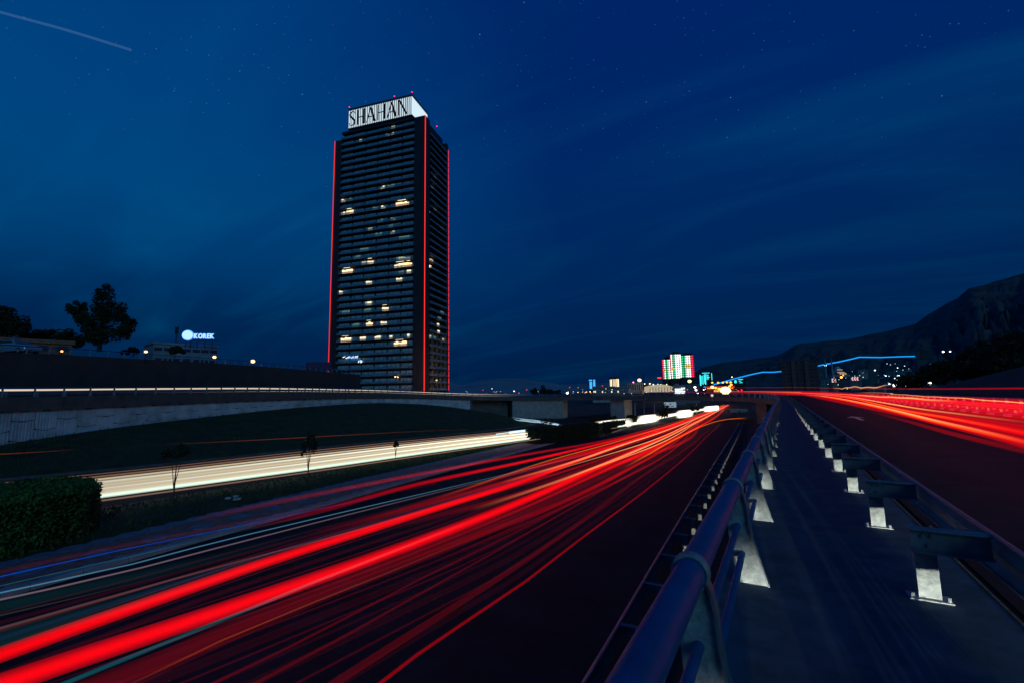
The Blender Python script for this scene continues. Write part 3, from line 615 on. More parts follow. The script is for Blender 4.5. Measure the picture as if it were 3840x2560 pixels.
# low houses and the lit rooftop sign behind the terrace
HOUSE = mat('house_plaster', (.30, .27, .24), .9, var=.2, scale=.4); HOUSED = mat('house_plaster_dark', (.12, .11, .11), .9, var=.25, scale=.4); GLASSD = mat('far_glass', (.03, .045, .06), .2, var=.2, spec=.6)
def block(name, label, x0, x1, yt, yb, D, mt, depth=10.0, cat='building', rows=0, cols=0, lits=(), litm=None, ext=0, roof=True, rz=0.0, group=None, zb_=None, wh=.5, ww_=.55, winm=None):
    k = D/FPX; c = at((x0+x1)/2, yb, D); w_ = (x1-x0)*k; h = (yb-yt)*k
    th = thing(name, label, cat, tuple(c), math.atan2(-c[0], c[1])+rz, group)
    obj('wall', MB().box((0, depth/2, h/2-ext/2), (w_, depth, h+ext)), mt, th)
    if roof: obj('roof_edge', MB().box((0, depth/2, h+.25), (w_+.5, depth+.5, .5)), mt, th)
    for r_ in range(rows):
        for c_ in range(cols):
            on = (r_*cols+c_) in lits
            obj('window', MB().box((w_*((c_+.5)/cols-.5), -.04, h*(r_+.55)/rows), (w_/cols*ww_, .12, h/rows*wh)), (litm or LITP) if on else (winm or GLASSD), th)
    return th
block('terrace_house', 'long low house with a warm-lit wall and overhanging roof behind the terrace railing', -60, 215, 1283, 1322, 58, mat('brick_wall', (.30, .14, .09), .9, var=.3, scale=2), depth=6, cat='house', rows=1, cols=5, lits=(), roof=True)
wl = emit('sodium_lamp', (1.0, .38, .10), 3.0)
def lamp(x, y, D, r_, mt, label, name='street_lamp', drop=6.0, cat='lamp', group=None):
    c = at(x, y, D); th = thing(name, label, cat, (c[0], c[1], c[2]-drop), group=group)
    obj('pole', MB().tube([(0, 0, 0), (0, 0, drop-r_*.9)], max(.05, r_*.12), 6), DARKM, th)
    obj('lamp_head', MB().ball((0, 0, drop), (r_, r_, r_*.8), 10, 6), mt, th, smooth=True); return th
WARML = emit('warm_flood', (1.0, .60, .32), 2.6); WARM2 = emit('warm_lamp', (1.0, .62, .30), 4.5); COOL = emit('cool_lamp', (.70, .92, 1.0), 4.0); ORNG = emit('orange_lamp', (1.0, .30, .04), 3.5); REDL = emit('red_lamp', (1.0, .02, .03), 3.0); WHT = emit('white_lamp', (1.0, .93, .78), 6.0)
lamp(112, 1314, 54, .12, emit('porch_lamp', (1.0, .35, .1), 6.0), 'small orange porch lamp under the long terrace roof', drop=.8)
lamp(232, 1316, 56, .13, emit('porch_lamp', (1.0, .35, .1), 6.0), 'small orange lamp beside the long terrace house', drop=.6)
lamp(547, 1318, 60, .20, WARML, 'warm round lamp on the terrace railing below the blue sign, leftmost of three', drop=1.6)
lamp(804, 1338, 72, .27, WARML, 'warm lamp on the terrace railing beside the sign building, middle of three', drop=1.8)
lamp(948, 1354, 79, .36, WARML, 'brightest warm lamp on the terrace railing, rightmost of three', drop=1.6)
# sign building
sb = block('sign_building', 'pale flat-roofed building under the glowing rooftop sign', 595, 800, 1296, 1372, 120, mat('pale_wall', (.24, .27, .29), .85, var=.2, scale=.5), depth=9, rows=2, cols=7, rz=.25, wh=.3, ww_=.8)
kk = 120/FPX
sg2 = thing('rooftop_sign', 'glowing white disc and bold letters reading KOREK on a rooftop frame', 'sign', tuple(at(702, 1290, 118)), YAW+.22)
SIGNW = emit('sign_white', (.40, .68, 1.0), 1.35); SIGNB = emit('sign_halo_blue', (.01, .20, 1.0), 1.6)
def disc(r_, y0, y1, c, n=28): return MB().prism([(c[0]+r_*math.cos(2*math.pi*i/n), c[1]+r_*math.sin(2*math.pi*i/n)) for i in range(n)], 'y', y0, y1)
obj('emblem', disc(17*kk, -.3, .0, (0, 33*kk)), SIGNW, sg2); obj('emblem_halo', disc(19.6*kk, .02, .25, (0, 33*kk)), SIGNB, sg2)
xx = 19.5*kk
for ch in 'KOREK':
    cu = bpy.data.curves.new('letter', 'FONT'); cu.body = ch; cu.size = 24*kk; cu.extrude = .12; cu.offset = .05
    to = bpy.data.objects.new('letter_tmp', cu); COL.objects.link(to); dg = bpy.context.evaluated_depsgraph_get(); me = bpy.data.meshes.new_from_object(to.evaluated_get(dg)); bpy.data.objects.remove(to)
    wl_ = max(v.co.x for v in me.vertices); o = obj('letter', me, SIGNW, sg2, (xx, 0, 22*kk)); o.rotation_euler = (math.pi/2, 0, 0); o.scale = (.74, 1, 1)
    o2 = obj('letter_halo', me.copy(), None, sg2, (xx, .32, 22*kk)); o2.data.materials.clear(); o2.data.materials.append(SIGNB); o2.rotation_euler = (math.pi/2, 0, 0); o2.scale = (.80, 1.12, 1)  # blue halo of the sign, added as glowing copies behind letters and disc
    xx += wl_*.74+1.4*kk
for px_ in (-8, 8, 30, 55, 80): obj('frame_strut', MB().tube([(px_*kk, .5, -1.0), (px_*kk, .5, 24*kk)], .09, 6), DARKM, sg2)
obj('frame_bar', MB().tube([(-10*kk, .5, 14*kk), (100*kk, .5, 14*kk)], .09, 6), DARKM, sg2)
mast = thing('antenna_mast', 'dark lattice antenna mast on the roof left of the sign', 'antenna', tuple(at(659, 1300, 121)))
for dx in (-.35, .35): obj('leg', MB().tube([(dx, 0, 0), (dx*.5, 0, 5.2)], .07, 5), DARKM, mast)
for i in range(7): obj('brace', MB().tube([(-.35, 0, .7*i), (.33, 0, .7*i+.6)], .04, 4), DARKM, mast)
for dx in (-.7, .7): obj('antenna_panel', MB().box((dx, 0, 4.4), (.22, .15, 2.0)), DARKM, mast)
ptree('bush', 'dark bush in front of the pale sign building', 655, 1335, 100, [(0, 22, 26, 18), (16, 18, 20, 14)], .22, 51, cat='bush', trunk_r=.1, k=10)
ptree('bush', 'small dark bushes behind the terrace railing left of the lamp', 500, 1330, 80, [(0, 18, 20, 14), (-22, 10, 16, 12)], .2, 53, cat='bush', trunk_r=.1, k=8)
tag(obj('billboard', MB().box((0, 0, 0), (6.2, .3, 2.2)), mat('billboard_purple', (.10, .05, .12), .7, var=.6, scale=2)), 'dark purple panel board at the left foot of the tower', 'billboard').matrix_world = Matrix.Translation(Vector(at(1195, 1373, 118))) @ Matrix.Rotation(YAW+.2, 4, 'Z')

# ------------------------------------------------------------------ mountains and hills
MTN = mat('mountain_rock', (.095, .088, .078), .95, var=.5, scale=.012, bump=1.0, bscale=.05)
MTN2 = mat('far_hill_hazed', (.30, .30, .30), .95, var=.2, scale=.004)  # pale grey: distance haze put into the base colour
def ridge(name, pts, D, foot, label_seed, mt, nx=150, nv=22, rough=.02, zf=0.0, jag=1.0):
    r = np.random.RandomState(label_seed); X = np.linspace(pts[0][0], pts[-1][0], nx); Y = np.interp(X, [p[0] for p in pts], [p[1] for p in pts])
    jit = np.convolve(r.randn(nx+8), np.ones(3)/3, 'same')[:nx]*2.2*jag; m = MB(); v = []
    ph = r.rand(6)*6
    for i in range(nx):
        c = at(X[i], Y[i]+jit[i]*.6, D); d = c-CP; f_ = CP+d*(foot/D); f_[2] = zf
        b_ = CP+d*1.35; b_[2] = zf
        for j in range(nv):
            t = j/(nv-1); p = f_*(1-t)+c*t; hh = c[2]-zf
            e = t**1.25; n_ = (math.sin(i*.35+ph[0]+3*t)*.5+math.sin(i*.9+ph[1]-5*t)*.3+math.sin(i*.13+ph[2]+9*t)*.6+.5*r.randn())*rough*hh*math.sin(math.pi*t)
            p[2] = zf+hh*e+n_; v.append(p)
        v.append(b_)
    K = nv+1; m.add(v, [(i*K+j, (i+1)*K+j, (i+1)*K+j+1, i*K+j+1) for i in range(nx-1) for j in range(K-1)])
    return struct(name, m, mt, True)
d2 = lambda L_: [(x*1.63265, y*1.63265) for x, y in L_]
ridge('mountain', d2([(1560, 880), (1610, 845), (1660, 832), (1700, 828), (1760, 820), (1790, 815), (1830, 790), (1870, 785), (1900, 783), (1950, 778), (2000, 768), (2050, 757), (2100, 745), (2130, 725), (2160, 705), (2200, 685), (2225, 662), (2262, 654), (2300, 643), (2352, 628), (2420, 606), (2600, 585), (2800, 640)]), 2300, 900, 5, MTN, rough=.05)
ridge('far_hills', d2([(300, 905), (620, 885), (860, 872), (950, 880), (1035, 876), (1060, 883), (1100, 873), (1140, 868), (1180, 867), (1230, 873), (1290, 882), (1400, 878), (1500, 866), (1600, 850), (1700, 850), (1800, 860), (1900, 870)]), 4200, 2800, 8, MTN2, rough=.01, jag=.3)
# earth slope and dark scrub to the right of the road
m = MB(); v = []
cr_ = [at(3400, 1462, 95), at(3500, 1452, 80), at(3600, 1430, 66), at(3700, 1405, 58), at(3840, 1372, 50), at(4200, 1300, 40), at(4700, 1260, 30)]
fo_ = [np.array([13.5, y, -.2]) for y in (100, 84, 68, 56, 46, 30, 12)]
for c, f_ in zip(cr_, fo_):
    for t in np.linspace(0, 1, 8): p = f_*(1-t)+c*t; p[2] = f_[2]+(c[2]-f_[2])*t**.8+.1*rg.randn()*(0 < t < 1); v.append(p)
    v.append(c+np.array([60, 20, -1.0])); v.append(c+np.array([160, 40, -3.0]))
m.add(v, [(i*10+j, i*10+j+1, (i+1)*10+j+1, (i+1)*10+j) for i in range(len(cr_)-1) for j in range(9)])
struct('earth_slope', m, SOIL, True)
for i, (x, y, D, rx, ry, lb) in enumerate([(3420, 1440, 130, 55, 42, 'dark scrub tree nearest the town lights, right of the road'), (3500, 1420, 120, 65, 60, 'dark scrub tree above the earth slope, second from the town'), (3590, 1395, 110, 75, 80, 'dark rounded scrub tree in the middle of the right-hand scrub'),
                                          (3680, 1370, 100, 80, 105, 'large dark scrub tree against the mountain, second from the right edge'), (3800, 1335, 92, 100, 100, 'large dark scrub tree at the right edge under the mountain'), (3640, 1400, 85, 60, 50, 'low dark scrub bush on the crest of the earth slope'), (3760, 1385, 80, 80, 55, 'low dark scrub bush at the right edge of the slope crest')]):
    ptree('scrub_tree', lb, x, y+ry*.2, D, [(-rx*.4, ry*.3, rx*.6, ry*.5), (rx*.4, ry*.3, rx*.6, ry*.55), (0, ry*.6, rx*.7, ry*.55)], .3, 60+i, cat='tree', trunk_r=.2, n=110, k=16, group='scrub right of the road')

# ------------------------------------------------------------------ the town
def led(name, col, stren, sc=.55):                           # far facade of tiny lamps, too small to build singly
    if name in MATS: return MATS[name]
    m = bpy.data.materials.new(name); m.use_nodes = True; t = m.node_tree; b = t.nodes['Principled BSDF']; tco = N('ShaderNodeTexCoord', t); sp_ = N('ShaderNodeSeparateXYZ', t); LK(tco.outputs['Object'], sp_.inputs[0], t)
    fx = mth('SINE', mth('MULTIPLY', sp_.outputs[0], 2*math.pi*sc, t), None, t); fz = mth('SINE', mth('MULTIPLY', sp_.outputs[2], 2*math.pi*sc, t), None, t)
    k = mth('MULTIPLY', mth('ADD', mth('MULTIPLY', mth('ADD', fx, 1, t), .5, t), .25, t), mth('ADD', mth('MULTIPLY', mth('ADD', fz, 1, t), .5, t), .25, t), t)
    b.inputs['Base Color'].default_value = (.03, .03, .03, 1); b.inputs['Emission Color'].default_value = (*col, 1); LK(mth('MULTIPLY', k, stren, t), b.inputs['Emission Strength'], t); MATS[name] = m; return m
LR, LW, LGn, LY = led('led_red', (1, .02, .08), 1.3, .3), led('led_white', (.95, 1.0, .95), 1.9, .3), led('led_green', (.03, .75, .30), 1.0, .3), led('led_yellow', (1, .5, .03), 1.6, .3)
DL = 700.0; kl = DL/FPX
def led_tower(label, x0, x1, yt, yb, strips, sun=None, z_tilt=0.0, D=DL):
    th = thing('led_tower', label, 'tower', tuple(at((x0+x1)/2, yb+8, D)), .27, 'lamp-covered towers'); w_ = (x1-x0)*kl; h = (yb+8-yt)*kl; ox = (x0+x1)/2
    obj('wall', MB().box((0, 9, h/2-6), (w_, 18, h+12)), TDARK, th); obj('roof_plant', MB().box((w_*.1, 9, h+2.2), (w_*.6, 10, 4.4)), TDARK, th)
    for a, b_, mt in strips: obj('light_panel', MB().box(((a+b_)/2*kl-ox*kl, -.25, h/2+3), ((b_-a)*kl-.1, .4, h-6)), mt, th)
    if sun: obj('sun_panel', MB().prism([(((sun[0]-ox)+sun[2]*math.cos(i*math.pi/8))*kl, h-(sun[1]-yt)*kl+sun[3]*math.sin(i*math.pi/8)*kl) for i in range(16)], 'y', -.9, -.5), LY, th)
led_tower('shortest of the three towers clad in red, white and green lamps, at left', 2488, 2521, 1347, 1426, [(2488, 2493, LR), (2493, 2498, LW), (2498, 2508, LGn), (2508, 2521, LW)], (2495.5, 1386, 4.5, 5.5))
led_tower('tallest of the three towers clad in coloured lamps, in the middle', 2518, 2556, 1329, 1424, [(2518, 2522, LR), (2522, 2527, LW), (2527, 2535, LGn), (2535, 2556, LW)], (2526.5, 1382, 5, 5.5), D=DL-8)
led_tower('right-hand lamp-clad tower with a broad red edge and yellow sun panel', 2556, 2604, 1334, 1420, [(2556, 2561, LW), (2561, 2568, LGn), (2569, 2574, LGn), (2575, 2592, LW), (2592, 2604, LR)], (2584, 1373, 12, 7), D=DL-14)
CY = emit('cyan_neon', (.05, .85, .90), 1.6); BLN = emit('blue_neon', (.05, .35, 1.0), 1.5); WSTR = emit('warm_strip', (1.0, .80, .48), 1.8)
def neon_block(label, x0, x1, yt, yb, D, bars, mt, wall=None, name='neon_building'):
    th = block(name, label, x0, x1, yt, yb, D, wall or TDARK, depth=20, ext=14, roof=False); k = D/FPX; ox = (x0+x1)/2
    for a, b_, c, d_ in bars: obj('neon_strip', MB().box((((a+b_)/2-ox)*k, -.3, (yb-(c+d_)/2)*k), ((b_-a)*k, .5, (d_-c)*k)), mt, th)
    return th
neon_block('dark block outlined with cyan neon right of the lamp towers', 2628, 2674, 1396, 1448, 520, [(2628, 2632, 1404, 1444), (2634, 2636, 1408, 1438), (2638, 2640, 1406, 1440), (2643, 2645, 1403, 1436), (2646, 2649, 1400, 1440), (2637, 2663, 1396, 1398), (2669, 2671, 1398, 1424), (2652, 2654, 1402, 1423), (2655, 2659, 1404, 1407), (2654, 2662, 1412, 1415), (2656, 2658, 1409, 1421)], CY)
neon_block('small cyan-lit kiosk roof right of the orange lamps', 2757, 2794, 1420, 1440, 430, [(2757, 2764, 1424, 1434), (2770, 2786, 1420, 1422), (2772, 2780, 1426, 1428), (2774, 2784, 1432, 1434)], CY)
neon_block('slim block lit deep blue in two columns of light', 2209, 2234, 1421, 1462, 640, [(2210, 2222, 1422, 1427), (2226, 2233, 1422, 1429), (2212, 2221, 1430, 1456), (2225, 2233, 1430, 1448)], BLN)
neon_block('block with a dark top and warm vertical strips of light', 2288, 2323, 1412, 1455, 620, [(2289, 2291, 1421, 1448), (2293, 2296, 1421, 1448), (2300, 2301.5, 1420, 1449), (2304, 2305.5, 1420, 1450), (2308, 2309.5, 1420, 1450), (2313, 2316, 1420, 1450), (2318, 2321, 1420, 1449)], WSTR)
pal = mat('lit_stone', (.45, .42, .38), .9, var=.15, scale=.2)
block('columned_hall', 'pale square hall with tall narrow windows under the bright flood lamp', 2355, 2411, 1437, 1466, 420, pal, depth=14, rows=1, cols=7, wh=.75, ww_=.4, ext=8)
for i, (a, b_, c, d_, rws, cls, lb) in enumerate([(2222, 2250, 1449, 1474, 2, 4, 'low pale house below the blue-lit block'), (2250, 2282, 1451, 1474, 2, 5, 'wide low pale house with a row of dark windows left of the striped block'), (2283, 2306, 1449, 1474, 2, 3, 'pale house corner directly below the striped block'), (2307, 2345, 1450, 1473, 2, 5, 'long pale house between the striped block and the columned hall')]):
    block('town_house', lb, a, b_, c, d_, 400+i*6, mat('town_plaster', (.34, .34, .34), .9, var=.2, scale=.3), depth=9, cat='house', rows=rws, cols=cls, lits=(1,), ext=8)
# tent hall
tn = thing('tent_hall', 'long cream vaulted tent hall lit from inside', 'tent', tuple(at(2478, 1468, 400)), YAW); TENT = emit('lit_canvas', (1.0, .80, .48), .42, (.5, .45, .35)); kt = 400/FPX
pr = [(-48*kt, 0), (-46*kt, 9*kt)]+[(-44*kt+88*kt*i/10, 14*kt+14*kt*math.sin(math.pi*(.12+.76*i/10))) for i in range(11)]+[(46*kt, 9*kt), (48*kt, 0)]
obj('canopy', MB().prism(pr, 'y', 0, 16), TENT, tn); obj('peak', MB().prism([(36*kt, 6*kt), (70*kt, 4*kt), (66*kt, 30*kt)], 'y', -2, 6), mat('canvas_grey', (.4, .36, .34), .9, var=.1), tn)
for i in range(8): obj('rib', MB().box(((-40+i*11)*kt, -.15, 9*kt), (.4, .3, 18*kt)), mat('tent_rib', (.35, .3, .2), .8, var=.1), tn)
neon_block('bright white glass showroom front behind the bridge railing', 2532, 2570, 1442, 1478, 330, [(2533, 2560, 1456, 1461), (2533, 2568, 1464, 1470), (2532, 2566, 1472, 1477), (2556, 2559, 1452, 1458), (2562, 2564, 1452, 1458), (2566, 2568, 1452, 1458)], emit('shop_white', (.9, .97, 1.0), 2.0), wall=mat('shop_grey', (.2, .22, .25), .7, var=.1), name='showroom')
block('warehouse', 'plain grey flat block between the showroom and the orange lamps', 2560, 2622, 1442, 1482, 360, mat('shed_grey', (.22, .22, .26), .85, var=.1), depth=14, ext=6)
for x, y, D, r_, mt, lb, dr in [
    (2398, 1424, 410, 2.3, WARML, 'big warm flood lamp beside the columned hall, brightest left of the towers', 12), (2375, 1432, 430, .9, emit('pink_lamp', (1, .25, .5), 4), 'pink lamp left of the big warm flood lamp', 10),
    (2417, 1438, 420, .75, WARM2, 'yellow lamp just left of the tent hall', 8), (2437, 1437, 440, .85, WARM2, 'yellow lamp above the left end of the tent hall', 8), (2450, 1440, 440, .7, COOL, 'cool white lamp above the tent hall, left of centre', 8), (2467, 1439, 460, .45, COOL, 'small cool lamp above the middle of the tent hall', 8), (2478, 1440, 450, .55, WARM2, 'yellow lamp above the middle of the tent hall', 8), (2500, 1440, 450, .6, WARM2, 'yellow lamp above the right half of the tent hall', 8),
    (2586, 1428, 380, 2.0, WARML, 'big warm flood lamp below the right-hand lamp tower', 10), (2606, 1450, 330, 1.0, WHT, 'tall white lamp above the bridge railing, upper of a close pair', 6), (2610, 1461, 325, .9, WHT, 'white lamp above the bridge railing, lower of a close pair', 5), (2616, 1472, 300, .7, WHT, 'small white lamp on the bridge below the close pair', 3),
    (2720, 1463, 230, 2.9, emit('blaze', (1.0, .72, .30), 10), 'largest orange-white lamp glare above the bridge', 6), (2671, 1433, 300, .85, ORNG, 'orange lamp in the upper row, leftmost of five', 7), (2693, 1433, 300, .8, ORNG, 'orange lamp in the upper row, second of five', 7), (2711, 1433, 300, .8, ORNG, 'orange lamp in the upper row, middle of five', 7), (2726, 1432, 300, .8, ORNG, 'orange lamp in the upper row, fourth of five', 7), (2740, 1432, 300, .95, ORNG, 'orange lamp in the upper row, rightmost of five', 7),
    (2671, 1450, 270, 1.3, WARML, 'bright orange lamp in the lower row, leftmost', 5), (2684, 1453, 265, 1.0, ORNG, 'orange lamp in the lower row, second', 5), (2697, 1457, 262, 1.1, ORNG, 'orange lamp in the lower row, third', 5), (2742, 1441, 270, .9, ORNG, 'orange lamp right of the largest glare, upper', 6), (2736, 1447, 265, .9, ORNG, 'orange lamp right of the largest glare, lower', 6),
    (2648, 1457, 290, .5, WHT, 'white lamp above the bridge left of the orange rows', 5), (2639, 1460, 290, .4, WHT, 'small white lamp beside the cyan block foot', 5), (2781, 1461, 220, .45, REDL, 'red lamp right of the largest glare', 4), (2768, 1463, 220, .35, REDL, 'small red lamp near the cyan kiosk', 4),
    (2167, 1469, 330, .35, WARM2, 'small warm lamp at the left end of a low row on the bridge skyline', 4), (2199, 1468, 330, .4, WARM2, 'small warm lamp in the low row below the blue block', 4), (2213, 1467, 330, .5, WARM2, 'warm lamp in the low row below the blue block, largest', 4), (2227, 1467, 330, .4, WARM2, 'warm lamp at the right end of the low row', 4), (2185, 1468, 330, .3, WARM2, 'tiny warm lamp in the low row', 4),
    (1975, 1460, 900, 1.1, REDL, 'red lamp on the dark skyline right of the tower', 16), (1811, 1461, 900, .9, REDL, 'red lamp low over the hills beside the tower', 14), (2136, 1451, 700, .8, REDL, 'red lamp on the skyline left of the blue block', 14), (2127, 1473, 300, 1.0, WHT, 'white lamp on the bridge skyline left of the houses', 4), (1845, 1456, 600, .6, COOL, 'thin pale lamp mast on the skyline right of the tower', 8), (1928, 1465, 500, .8, COOL, 'small pale lamp left of the dark skyline trees', 6), (2259, 1445, 650, .7, REDL, 'dim red lamp above the low pale houses', 12),
    (3155, 1413, 260, .75, emit('amber_beacon', (1.0, .45, .05), 7), 'amber beacon lamp above the left chevron board', 5), (3162, 1405, 262, .45, ORNG, 'small orange lamp above the amber beacon', 5), (3095, 1369, 600, 1.6, emit('cyan_white', (.55, .95, 1.0), 6), 'cyan-white lamp at the foot of the left minaret', 10),
    (3281, 1387, 700, 1.3, COOL, 'white lamp among the hillside houses right of the dome', 8), (3370, 1409, 600, 2.1, COOL, 'largest white lamp among the hillside houses', 8), (3366, 1378, 800, 1.0, COOL, 'small white lamp high in the hillside houses', 8), (3392, 1371, 900, .8, COOL, 'faint pale lamp at the top of the hillside houses', 8), (3355, 1417, 560, .7, COOL, 'small white lamp below the largest hillside lamp', 6), (3322, 1408, 640, 1.0, COOL, 'bluish lamp left of the largest hillside lamp', 6),
    (3335, 1438, 240, .45, COOL, 'small white lamp left of the headlamp row', 3), (3355, 1443, 200, .85, WHT, 'warm white lamp in the roadside row, leftmost of three', 3), (3395, 1441, 190, 1.0, WHT, 'warm white lamp in the roadside row, middle of three', 3), (3440, 1437, 180, 1.1, WHT, 'warm white lamp in the roadside row, rightmost of three', 3), (3486, 1434, 170, .6, WHT, 'small white lamp right of the roadside row', 3), (3467, 1425, 200, .5, COOL, 'small cool lamp above the roadside row', 3),
    (3537, 1318, 1100, 2.6, WHT, 'white lamp on the mountain terrace, left of the pair', 8), (3563, 1317, 1100, 2.3, COOL, 'white lamp on the mountain terrace, right of the pair', 8), (2980, 1415, 500, .9, COOL, 'white lamp left of the dark apartment block', 6), (2745, 1412, 700, 1.1, WARM2, 'small warm light cluster on the hill left of the blue line', 6)]:
    lamp(x, y, D, r_*.8, mt, lb, drop=dr)
# red display on a mast
rd = thing('mast_sign', 'small red lit display on a thin mast left of the lamp towers', 'sign', tuple(at(2474, 1446, 500)), YAW); obj('mast', MB().tube([(2, 0, -4), (2, 0, 11)], .2, 6), DARKM, rd); obj('display', MB().box((0, -.2, 9), (4.0, .4, 1.2)), REDL, rd)
# apartment block, mosque, hillside houses
ab = block('apartment_block', 'dark unlit apartment block left of the minarets above the red trails', 2946, 3064, 1352, 1462, 300, mat('apartment_wall', (.11, .085, .08), .9, var=.2, scale=.3), depth=16, ext=6, rows=8, cols=8, wh=.42, ww_=.5)
for i in range(2): obj('stair_shaft', MB().box((-3.5+i*7.4, -.3, 9.5), (2.0, .7, 19.6)), HOUSED, ab)
mq = thing('mosque', 'pale domed mosque lit in rings behind the chevron boards', 'mosque', tuple(at(3160, 1400, 520)), YAW); km = 520/FPX
obj('dome', MB().ball((0, 8, 16*km), (12*km, 12*km, 14*km), 16, 8), mat('dome_stone', (.4, .42, .42), .7, var=.1), mq, smooth=True); obj('drum', MB().tube([(0, 8, 4*km), (0, 8, 15*km)], 18*km, 16), mat('mosque_stone', (.3, .3, .3), .9, var=.1), mq); obj('hall', MB().box((0, 8, -2), (56*km, 16, 8*km)), mat('mosque_stone', (.3, .3, .3), .9), mq)
RINGL = emit('ring_light', (1.0, .75, .5), .8)
for zr, rr_ in ((15.5, 13), (5, 18.6)): obj('light_ring', MB().box((0, 8-rr_*km-.2, zr*km), (rr_*1.5*km, .3, .5)), RINGL, mq)
for i in range(4): obj('arch_light', MB().box(((-10+i*7)*km, -.4, 0), (.9, .3, 1.2)), RINGL, mq)
for x, yt, yb, lb in ((3097, 1341, 1394, 'slender pointed minaret, left of the pair'), (3122, 1338, 1398, 'slender pointed minaret, right of the pair')):
    mi = thing('minaret', lb, 'minaret', tuple(at(x, yb, 510))); hh = (yb-yt)*510/FPX; MIN = mat('minaret_stone', (.34, .42, .44), .8, var=.1)
    obj('shaft', MB().tube([(0, 0, -6), (0, 0, hh*.62)], .75, 8), MIN, mi); obj('balcony', MB().tube([(0, 0, hh*.5), (0, 0, hh*.54)], 1.2, 10), MIN, mi); obj('spire', MB().tube([(0, 0, hh*.62), (0, 0, hh)], [.7, .05], 8), MIN, mi)
rh = np.random.RandomState(17); PL1 = [mat('hill_house_%s' % n_, c, .9, var=.2, scale=.2) for n_, c in (('grey', (.22, .23, .24)), ('cream', (.30, .27, .22)), ('teal', (.14, .22, .22)), ('dark', (.10, .10, .11)))]
hl = ['grey', 'cream', 'teal-grey', 'dark']
spots = []
for i in range(34):
    x = 3075+rh.rand()*450; y = 1462-rh.rand()**1.2*75*(.4+.6*min(1, (x-3075)/200)); D = 300+(1462-y)*9+rh.rand()*40; spots.append((x, y, D))
spots.sort(key=lambda p: -p[2])
for i, (x, y, D) in enumerate(spots):
    w_ = 14+rh.rand()*22; h = 8+rh.rand()*10; k_ = i % 4
    block('hillside_house', '%s flat-roofed house in the crowded hillside quarter below the mountain' % hl[k_], x-w_/2, x+w_/2, y-h, y, D, PL1[k_], depth=9, cat='house', rows=1+int(h > 12), cols=3, lits=(1,) if rh.rand() < .12 else (), litm=LITC, ext=10, group='%s hillside houses' % hl[k_], rz=rh.uniform(-.4, .4))
for i, (x, y, w_, h) in enumerate([(3385, 1318, 36, 7), (3428, 1319, 30, 9), (3466, 1320, 26, 6)]): block('hill_villa', ['long pale villa on the mountain terrace, leftmost', 'pale villa on the mountain terrace, middle', 'low pale villa on the mountain terrace, right of the others'][i], x-w_/2, x+w_/2, y-h, y, 900, PL1[3], depth=12, cat='house', rows=1, cols=4, ext=14)
# blue light line of the hill road: a lit handrail strip on posts
BLT = emit('blue_strip', (.01, .34, 1.0), 1.1)
def light_line(label, pts, D0_, D1_):
    th = thing('light_line', label, 'light strip'); P = [at(x, y, D0_+(D1_-D0_)*i/(len(pts)-1)) for i, (x, y) in enumerate(pts)]
    obj('strip', MB().tube(P, [2.3*(D0_+(D1_-D0_)*i/(len(P)-1))/FPX for i in range(len(P))], 6), BLT, th)
    for p in P[::2]: obj('post', MB().tube([(p[0], p[1], p[2]-14), (p[0], p[1], p[2]-.5)], .25, 5), DARKM, th)
light_line('glowing blue line climbing the hill left of the dark apartment block', [(2640, 1450), (2700, 1434), (2760, 1417), (2820, 1402), (2860, 1394), (2900, 1394), (2940, 1390)], 520, 620)
light_line('glowing blue line crossing the hillside above the dome, right of the apartment block', [(3066, 1371), (3100, 1364), (3145, 1356), (3190, 1346), (3222, 1338), (3300, 1339), (3380, 1336), (3430, 1335)], 650, 900)
# chevron boards and the round speed sign
RD = emit('sign_red_glow', (.9, .01, .02), .35, (.6, .02, .02)); WH = emit('sign_white_glow', (1, .95, .9), .65, (.8, .8, .8))  # returned light put in as a glow; these signs hold no lamps
def chevron(label, x0, x1, yt, yb, D, n, bg, fg):
    k = D/FPX; w_ = (x1-x0)*k; h = (yb-yt)*k; th = thing('chevron_board', label, 'road sign', tuple(at((x0+x1)/2, yb, D)), YAW+.15)
    obj('board', MB().box((0, .05, h/2), (w_, .06, h)), bg, th); p = w_/n
    for i in range(n):
        x = -w_/2+i*p; a = p*.42; obj('chevron', MB().prism([(x+p*.9, 0), (x+p*.9-a, 0), (x+p*.06, h/2), (x+p*.9-a, h), (x+p*.9, h), (x+p*.06+a, h/2)], 'y', -.02, .015), fg, th)
    for sx_ in (-.35, .35): obj('post', MB().tube([(w_*sx_, .12, -2.6), (w_*sx_, .12, h)], .05, 6), GALVD, th)
chevron('small red and white board with one left-pointing chevron beside the road bend', 3120, 3137, 1418, 1432, 125, 1, WH, RD)
chevron('long red and white board with three left-pointing chevrons', 3191, 3223, 1412, 1425, 130, 3, RD, WH)
pl = thing('lamp_post', 'tall plain grey post beside the single chevron board', 'post', tuple(at(3137, 1448, 120))); obj('pole', MB().tube([(0, 0, -2), (-.3, 0, 4.2)], .09, 6), GALV, pl); obj('arm', MB().tube([(-.3, 0, 4.2), (.5, 0, 4.6)], .06, 5), GALV, pl)
ss = thing('speed_sign', 'round white sign with a red rim on the bridge railing', 'road sign', tuple(at(2670, 1481, 88)), YAW); obj('rim', disc(.32, -.02, .0, (0, 0)), RD, ss); obj('face', disc(.23, -.05, -.022, (0, 0)), WH, ss); obj('post', MB().tube([(0, .05, -1.2), (0, .05, .3)], .03, 6), GALV, ss)
